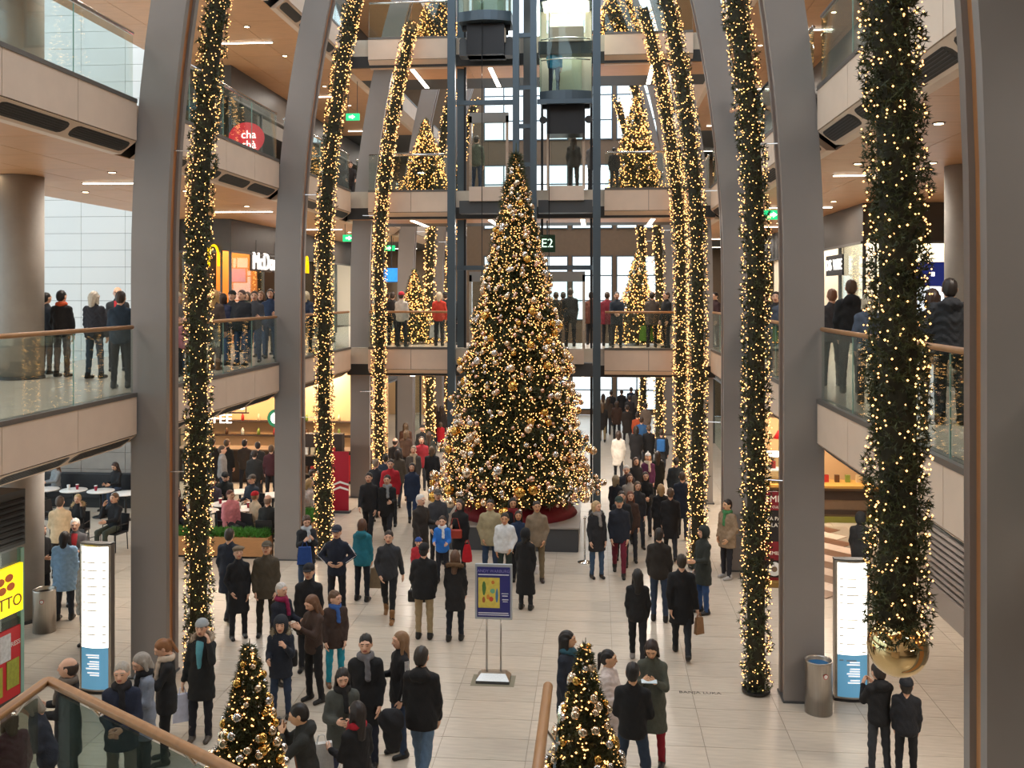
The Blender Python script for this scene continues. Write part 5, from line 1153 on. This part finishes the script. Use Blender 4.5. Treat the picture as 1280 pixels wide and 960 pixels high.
for px, py, what, col, fc_, hc_, hs_ in crowd:
    P(px, py, 1.72 if hs_ == 'short' else 1.65, fc_ + random.uniform(-10, 10), 'person in a %s walking in the shop side passage' % what, coat=col, hem=random.choice((.55, .7, .78)), hair=hc_, hs=hs_, pose='walk', arms=('clasp', 'clasp') if 'folded' in what else ('down', 'down'), sex='f' if hs_ != 'short' else 'm')
crowd = [(773, 537, 'white padded jacket', 'd8d2c8', 'bob'), (795, 531, 'black coat with fair hair', '18171a', 'bob'), (811, 530, 'black coat with dark hood', '161517', 'short'), (827, 535, 'dark jacket with a blue backpack', '23262c', 'short'), (784, 505, 'brown coat', '2c2420', 'short'), (760, 495, 'tan and black outfit', '3a3028', 'long'), (807, 503, 'grey and peach jacket', '7a6a5e', 'short'), (797, 514, 'orange jacket', 'b5502c', 'short'), (802, 520, 'blue jacket', '2c5a8c', 'short'),
         (777, 486, 'long black coat', '1b191b', 'short'), (764, 474, 'black anorak', '151518', 'short'), (754, 480, 'cream coat', 'b0a48e', 'long'), (789, 470, 'dark blue coat', '232c3c', 'short'), (796, 476, 'grey coat', '55504a', 'bob'), (753, 502, 'black jacket and khaki trousers', '1e1c1c', 'long'), (787, 493, 'charcoal jacket', '2a2a2e', 'short'), (771, 500, 'chestnut coat', '3e2a20', 'bob')]
for px, py, what, col, hs_ in crowd:
    P(px, py, 1.70, 178 + random.uniform(-10, 10), 'person in a %s walking away down the far passage' % what, coat=col, hem=random.choice((.55, .7, .78)), hair=random.choice(('2a211c', '5a4632', '3a2a20', 'a08458' if 'fair' in what else '30241c')), hs=hs_, pose='walk', lod=2, backpack='2a62a0' if 'backpack' in what else None, legs='7a6a4c' if 'khaki' in what else '22242a')
# ---- first level gallery
P(58, 372, 1.66, 160, 'woman with a dark ponytail at the first level rail', z=L1, Y=18.6, coat='22262e', hair='17151a', hs='pony', sex='f', legs='23262c')
P(77, 368, 1.70, 178, 'person with an orange scarf at the first level rail', z=L1, Y=18.0, coat='1b1c20', hair='17151a', scarf='c8542c', legs='4a4a52')
P(118, 371, 1.68, 170, 'white haired person in a dark jacket at the first level rail', z=L1, Y=17.7, coat='30333c', hair='d6d0c2', hs='bob', puff=.02, legs='3a4a5c')
P(147, 357, 1.78, 20, 'man with an open jacket over a red shirt near the white wall', z=L1, Y=19.5, coat='2b2e34', hair='8a7868', hs='bald', inner='b82a34')
P(151, 372, 1.68, -170, 'person in a petrol blue coat beside the arch column, first level', z=L1, Y=15.9, coat='1f3040', hair='3a2e26')
P(40, 390, 1.70, 10, 'grey haired person seated behind the concrete column, first level', z=L1, Y=21, coat='2c2826', hair='a39a90', hs='bald', sit=True)
lvl = [(221, 18.8, 'beige knitted hat and grey coat', '6a6560', 20, 'beanie', 'b3a48c'), (231, 18.3, 'pink jacket', 'c87a88', 0, None, ''), (216, 19.2, 'black coat', '1c1c20', 60, None, ''), (269, 20.0, 'brown jacket with long blonde hair', '463a34', 165, None, 'b8935f'), (279, 21.3, 'indigo quilted jacket', '2a2f48', 178, None, '3a2a20'), (290, 22.4, 'dark jacket with a beanie', '2c2c30', 0, 'beanie', '2c2a28'),
       (302, 21.2, 'black puffer jacket', '1a1d24', 0, None, '4a342a'), (318, 22.3, 'grey jacket', '44464c', 0, None, '3a3028'), (326, 24.2, 'dark coat', '202226', 10, None, '7a5a40'), (338, 23.6, 'blue open jacket', '2c3e5c', 0, None, '2a201a'), (345, 25.2, 'beige jacket', '8a7a6a', 5, None, 'a89a8c'), (274, 25.2, 'brown coat', '4a3a30', 10, None, '6a4a34'), (309, 26.2, 'olive coat', '3f4036', 0, None, '4a3a2e'), (383, 26.2, 'navy coat with fair hair', '27344a', 170, None, 'c8b898')]
for px, Y, what, col, fc_, hat_, hc_ in lvl:
    P(px, 0, 1.20 if 'pink' in what else random.uniform(1.64, 1.78), fc_ + random.uniform(-12, 12), 'person in a %s on the first level by the restaurant' % what, z=L1, Y=Y, coat=col, hair=hc_ or '3a2c24', hs='long' if 'blonde' in what else random.choice(('short', 'bob')), hat=hat_, hatc=hc_ or '333333', legs=random.choice(('2f4a6c', '23262c', '33415a')), arms=random.choice((('down', 'down'), ('hold', 'down'), ('carry', 'pocket'))), puff=.02 if 'puffer' in what or 'quilted' in what else 0, boots='blonde' in what, shoe='7a5232' if 'blonde' in what else '1c1a19', lod=1)
lvl = [(502, 29.3, 'white jacket and red hat', 'cfc6ba', 165, 'beanie', 'c02838'), (491, 30.3, 'dark brown coat', '2f2824', 178, None, '3a2c22'), (484, 31.5, 'black coat', '1a1a1c', 170, None, '2a201c'), (549, 29.9, 'orange red jacket with blonde hair', 'd0402c', 178, None, 'cbb89a'), (557, 31.5, 'black coat and hat', '1c1b1d', 178, 'beanie', '1c1b1d'), (566, 30.6, 'black coat holding a pale bag', '1b1c1f', 10, None, '2c221d')]
for px, Y, what, col, fc_, hat_, hc_ in lvl:
    h = P(px, 0, 1.70, fc_, 'person in a %s on the first level lift bridge' % what, z=L1, Y=Y, coat=col, hair=hc_ if not hat_ else '3a2e26', hs='bob' if 'blonde' in what else 'short', hat=hat_, hatc=hc_, lod=1)
    if 'orange' in what: carrier_bag(h['L'], 'white carrier bag of the person in the orange red jacket', 'd8d8d6', .34, .4)
lvl = [(695, 30.4, 'dark coat', '25231f', 178), (704, 30.6, 'speckled brown coat', '3a2c28', 178), (713, 29.9, 'black jacket, tall with short hair', '1b1d20', 178), (739, 31.0, 'rust brown coat', '5a3222', 170), (759, 30.3, 'crimson and mustard outfit', '7a2030', 178), (771, 29.5, 'dark blue coat with folded arms', '26303c', 0), (815, 29.7, 'grey brown jacket with a green bag', '5a5048', 178), (833, 29.3, 'black coat', '17181b', -60)]
for px, Y, what, col, fc_ in lvl:
    h = P(px, 0, 1.82 if 'tall' in what else 1.70, fc_, 'person in a %s at the first level lift' % what, z=L1, Y=Y, coat=col, hair=random.choice(('2a211c', '4a382c', '3a2a20')), lod=1, arms=('clasp', 'clasp') if 'folded' in what else ('down', 'down'), hem=.7)
    if 'green' in what: carrier_bag(h['L'], 'green carrier bag hanging behind the bridge glass', '6f9a3c', .45, .45)
lvl = [(894, 30.0, 'dark red coat', '3a2226', -60), (959, 21.5, 'black jumper with dark hair', '17181b', 0), (970, 20.8, 'black coat with a pale face', '1a1a1d', -20), (978, 19.6, 'grey blue coat', '4a5260', 170)]
for px, Y, what, col, fc_ in lvl: P(px, 0, 1.68, fc_, 'person in a %s on the first level, shop side' % what, z=L1, Y=Y, coat=col, hair='241a17', hs=random.choice(('bob', 'short')), lod=1, hem=.7)
P(1064, 0, 1.86, 172, 'tall man in a black jacket with a grey hood, shop side', z=L1, Y=14.9 + 1.2, coat='202226', hair='5a4434', hood=True, legs='2a2c30', puff=.015)
P(1040, 0, 1.72, 175, 'auburn haired person beside the tall man in the hooded jacket', z=L1, Y=17.4, coat='3a3638', hair='7a5038')
P(1085, 0, 1.64, 178, 'blonde woman in a slate blue coat beside the tall man', z=L1, Y=14.6, coat='4a5668', hair='c9bda4', hs='bob', sex='f', legs='2a2d35')
P(1187, 0, 1.82, 170, 'man in a dark quilted jacket leaning near the pale column', z=L1, Y=12.4, coat='24272c', hair='231b17', puff=.025, hood=True, legs='2a2c33')
P(1166, 0, 1.70, 150, 'dark haired companion beside the man in the quilted jacket', z=L1, Y=13.0, coat='2b2724', hair='3a2a22', hs='bob', sex='f')
# ---- second level and lifts
P(78, 0, 1.66, 30, 'person in a pale patterned top on the second level', z=L2, Y=19.5, coat='c4c0b6', hair='2a211c', hs='short', lod=1)
P(437, 0, 1.70, 20, 'person leaning on the second level rail beside the garland', z=L2, Y=34, coat='2a2628', hair='3a2a24', lean=24, arms=('rail', 'rail'), lod=1)
P(948, 0, 1.74, -70, 'man in dark clothes leaning over the second level rail', z=L2, Y=21.5, coat='22242c', hair='4a382c', lean=28, arms=('rail', 'rail'), lod=1)
P(596, 0, 1.76, 165, 'man in an olive jacket waiting at the second level lift door', z=L2, Y=29.4, coat='5a6052', legs='2a3c58', hair='3a2e26', lod=1)
P(717, 0, 1.70, 178, 'woman with long dark hair at the second level lift door', z=L2, Y=29.4, coat='2a2a2e', hair='2a1c18', hs='long', sex='f', lod=1)
P(741, 0, 1.74, 150, 'man in a dark grey coat beside the second level lift', z=L2, Y=30.2, coat='3a3c40', hair='2a221c', lod=1)
P(768, 0, 1.30, 178, 'child in black at the second level glass', z=L2, Y=29.1, coat='1c1d20', hair='1a1513', child=True, lod=1)
person((-1.22, 28.15, 12.1), 1.68, 165, 'passenger in a teal top inside the lit lift cab', coat='2a9ac0', legs='24304c', hair='8a6a4c', lod=1)
# ---- cafe furniture and seated guests
bn = tag(empty('bench', (-16.0, 27.25, 0)), 'long black padded bench along the panelled wall', 'bench')
bevbox('seat', -4.4, 3.2, -.35, .2, .28, .46, M_CHAIR, bn, .03); bevbox('backrest', -4.4, 3.2, .2, .34, .3, .92, M_CHAIR, bn, .03); box('plinth', -4.35, 3.15, -.28, .2, 0, .28, M_BLACK, bn)
tl = [(57, 611, 'white round table by the bench, beside the concrete column', 1), (92, 612, 'white round table by the bench with two paper cups', 2), (126, 613, 'white round table by the bench with the reading woman', 1), (157, 616, 'white round table by the bench, half behind the arch column', 0)]
for px, py, lab, n in tl: table(*ground(px, py, .75), lab, n)
sl = [(70, 590, 'woman in a grey knit top seated on the bench', '8a8f92', -30, 'long', '6a4c38', None), (145, 590, 'long haired woman in black seated on the bench', '1d1e22', -15, 'long', '3a2820', 24)]
for px, py, lab, col, fc_, hs_, hc_, nd in sl:
    x = at_y(px, 27.0); person((x, 27.0, 0), 1.66, fc_, lab, coat=col, hair=hc_, hs=hs_, pose='sit', nod=nd or 10, arms=('lap', 'hold'), sex='f', legs='3a4a62', lod=1, seat=.48)
def seated(px, py, ht, face, label, clabel, dy=0., **k):
    x, y = ground(px, py, ht * 1.36 / 1.75); y += dy; x = at_y(px, y); a = math.radians(face); person((x, y, 0), ht, face, label, pose='sit', seat=.48, **k); chair(x - .02 * math.sin(a), y + .02 * math.cos(a), a, clabel)
seated(97, 621, 1.64, 10, 'blonde woman in black sipping at a cafe chair', 'black cafe chair under the blonde woman', coat='1b1c1f', hair='b89a6c', hs='bun', fur='b59b72', arms=('face', 'lap'), sex='f', lod=1)
seated(143, 618, 1.76, -15, 'man in a black jacket sitting with a hand at his brow', 'black cafe chair under the man holding his brow', coat='1d2026', hair='6a5440', arms=('lap', 'face'), legs='3c4238', lod=1)
chair(*ground(110, 704), math.radians(160), 'empty black cafe chair beside the lit totem'); chair(*ground(64, 668), math.radians(70), 'empty black cafe chair beside the man in the cream blazer')
for px, py, lab, n in ((282, 629, 'white round table between the planter and the coffee bar', 1), (306, 635, 'white round table of the woman in the red hat', 2), (341, 618, 'white round table near the goods rack', 0), (255, 638, 'white round table behind the lit garland', 0), (300, 614, 'small white table close to the coffee bar', 0)): table(*ground(px, py, .75), lab, n)
seated(281, 598, 1.74, 30, 'man in a dark beanie seated at a coffee table', 'black cafe chair under the man in the beanie', coat='1c2224', hair='2a201b', hat='beanie', hatc='16171a', nod=20, arms=('hold', 'hold'), lod=1, dy=.7)
seated(315, 602, 1.74, -20, 'man in a cap and denim blue jacket at a coffee table', 'black cafe chair under the man in the cap', coat='2c3644', hair='6a5a4a', hat='cap', hatc='4a4440', arms=('hold', 'hold'), lod=1, dy=.7)
seated(288, 632, 1.72, 60, 'person in a pink padded jacket at a coffee table', 'black cafe chair under the pink jacket', coat='d98a94', hair='5a2e22', puff=.025, lod=1, dy=1.5)
seated(319, 631, 1.64, 150, 'woman in a red hat and cream cardigan at a coffee table', 'black cafe chair under the woman in the red hat', coat='d6c3a8', hair='8a6a4c', hat='beanie', hatc='c2202c', sex='f', lod=1, dy=1.2)
seated(335, 628, 1.78, 178, 'bald man in a dark coat seen from behind at the cafe', 'black cafe chair under the bald man', coat='26292a', hair='8a7262', hs='bald', lod=1, dy=.7)
seated(221, 622, 1.70, 40, 'person in a plum jacket seated behind the arch column', 'black cafe chair behind the arch column', coat='33242c', hair='4a342a', hs='bob', lod=1, dy=.9)
seated(266, 608, 1.68, 20, 'person in a violet grey coat seated by the garland', 'black cafe chair beside the lit garland', coat='3a3444', hair='2a211c', lod=1, dy=.9)
P(278, 557, 1.76, 100, 'man in a light grey sweater queuing at the coffee bar', coat='8d8b8c', hair='4a3a2e', legs='232a38', lod=1)
for px, py, col, what in ((266, 548, '2a2422', 'brown coat'), (284, 549, '1b1a1c', 'black coat'), (306, 549, '3c3028', 'chestnut jacket'), (322, 552, '2a2d30', 'charcoal jacket'), (339, 556, '452028', 'wine red jacket'), (318, 562, '1e2022', 'black knitted top')):
    P(px, py, 1.72, random.uniform(140, 220), 'guest in a %s standing at the coffee bar' % what, coat=col, hair=random.choice(('2a211c', '5a4632')), lod=2)
for px, py, col, what, k in ((387, 601, 'b8a8a0', 'grey cardigan with fair hair', 'bob'), (391, 594, '2c2a2c', 'dark jacket', 'short')):
    seated(px, py, 1.66, 120, 'person in a %s seated behind the second garland' % what, 'black cafe chair of the %s guest' % what.split(' with')[0], coat=col, hair='a5885c' if k == 'bob' else '3a2e26', hs=k, lod=1, dy=0 if k == 'bob' else .6)
# right cafe : counter, menu board
ct = tag(empty('deli_counter', (6.1, 27.3, 0)), 'deli counter with golden shelf, brown stripes and food display', 'counter')
bevbox('base', -1.4, 2.2, -.3, .5, 0, .95, M_BROWN, ct); box('dark_stripe', -1.41, 2.21, -.32, -.3, .62, .85, M_DKWALL, ct); box('green_kick', -1.41, 2.21, -.34, -.3, .0, .16, mat('kick_olive', '8a8a3a', .5), ct); box('gold_shelf', -1.45, 2.25, -.42, .5, .95, 1.02, mat('shelf_gold', 'd0a050', .4), ct)
box('second_stripe', -1.41, 2.21, -.32, -.3, .22, .34, M_DKWALL, ct)
cs_ = box('glass_case', -1.3, -.2, -.2, .4, 1.02, 1.75, M_SHOPG, ct); box('case_shelf', -1.28, -.22, -.18, .38, 1.35, 1.38, M_CUPW, cs_); box('case_light', -1.3, -.2, -.2, .4, 1.75, 1.82, M_SIGNW, cs_)
box('back_shelf', -1.4, 2.2, 1.6, 1.75, 0, 2.6, M_WARMW, ct)
for k in range(10):
    tag(link('food_pack', pk, M_JARS[(k * 2) % 5], None, (4.95 + k * .29, 27.45, 1.02 if k > 3 else 1.381)), '%s food pack %s the deli counter' % (('red', 'tan', 'brown', 'white', 'olive')[(k * 2) % 5], 'in the glass case of' if k <= 3 else 'on the shelf of'), 'pack', 'packs on the deli counter')
for k, x in enumerate((5.1, 5.9, 6.9)):
    e = tag(empty('red_lampshade', (x, 27.2, 2.25)), 'red lampshade over the deli counter, %s' % ('above the glass case', 'above the shelf', 'at the wall end')[k], 'lamp'); MB().lathe([(.2, 0), (.07, .22)], 20).build('shade', mat('shade_red', 'd01c1c', .5, emit='d01c1c', es=.35), e, True); MB().tube([(0, 0, .22), (0, 0, L1 - .86 - 2.25)], .008, 6).build('cord', M_BLACK, e)
shoplight(5.6, 26.8, L1 - .88, 120, 'ceiling panel lamp over the deli counter', (1, .78, .5))
mx, my = at_y(968, 21.0), 21.0; mb_ = tag(empty('menu_board', (mx, my, 0)), 'tall red and black EMIL menu board with pasta offers', 'sign')
box('board', -.32, .32, 0, .05, .12, 2.02, mat('menu_black', '1d1a1b', .5), mb_); box('red_field', -.32, .32, -.006, 0, 1.62, 2.02, mat('menu_red', '7e1422', .5), mb_); box('red_field', -.32, .32, -.006, 0, .55, .95, MATS['menu_red'], mb_); box('red_field', -.32, .32, -.006, 0, .12, .18, MATS['menu_red'], mb_)
bevbox('foot', -.34, .34, -.15, .2, 0, .12, mat('foot_gold', '8a6a34', .5), mb_)
MT = mat('menu_text', 'e6dccb', .6, emit='e6dccb', es=.15)
text('EMIL', .2, MT, (0, -.012, 1.86), FRONT, mb_, .002); text("PIZZA CULTURE", .075, MT, (0, -.012, 1.69), FRONT, mb_, .002); text('PIZZA PASTA', .11, MT, (0, -.006, 1.44), FRONT, mb_, .002); text('SALATE', .12, MT, (0, -.006, 1.30), FRONT, mb_, .002); text('EMIL', .11, MT, (0, -.012, .70), FRONT, mb_, .002)
MB().lathe([(.15, 0), (.15, .006), (.1, .01)], 24).build('plate_picture', M_WHITE, mb_, rot=(R90, 0, 0), loc=(0, 0, .36)); MB().lathe([(.06, .01), (.06, .014)], 16).build('food_picture', M_BROWN, mb_, rot=(R90, 0, 0), loc=(0, 0, .36))
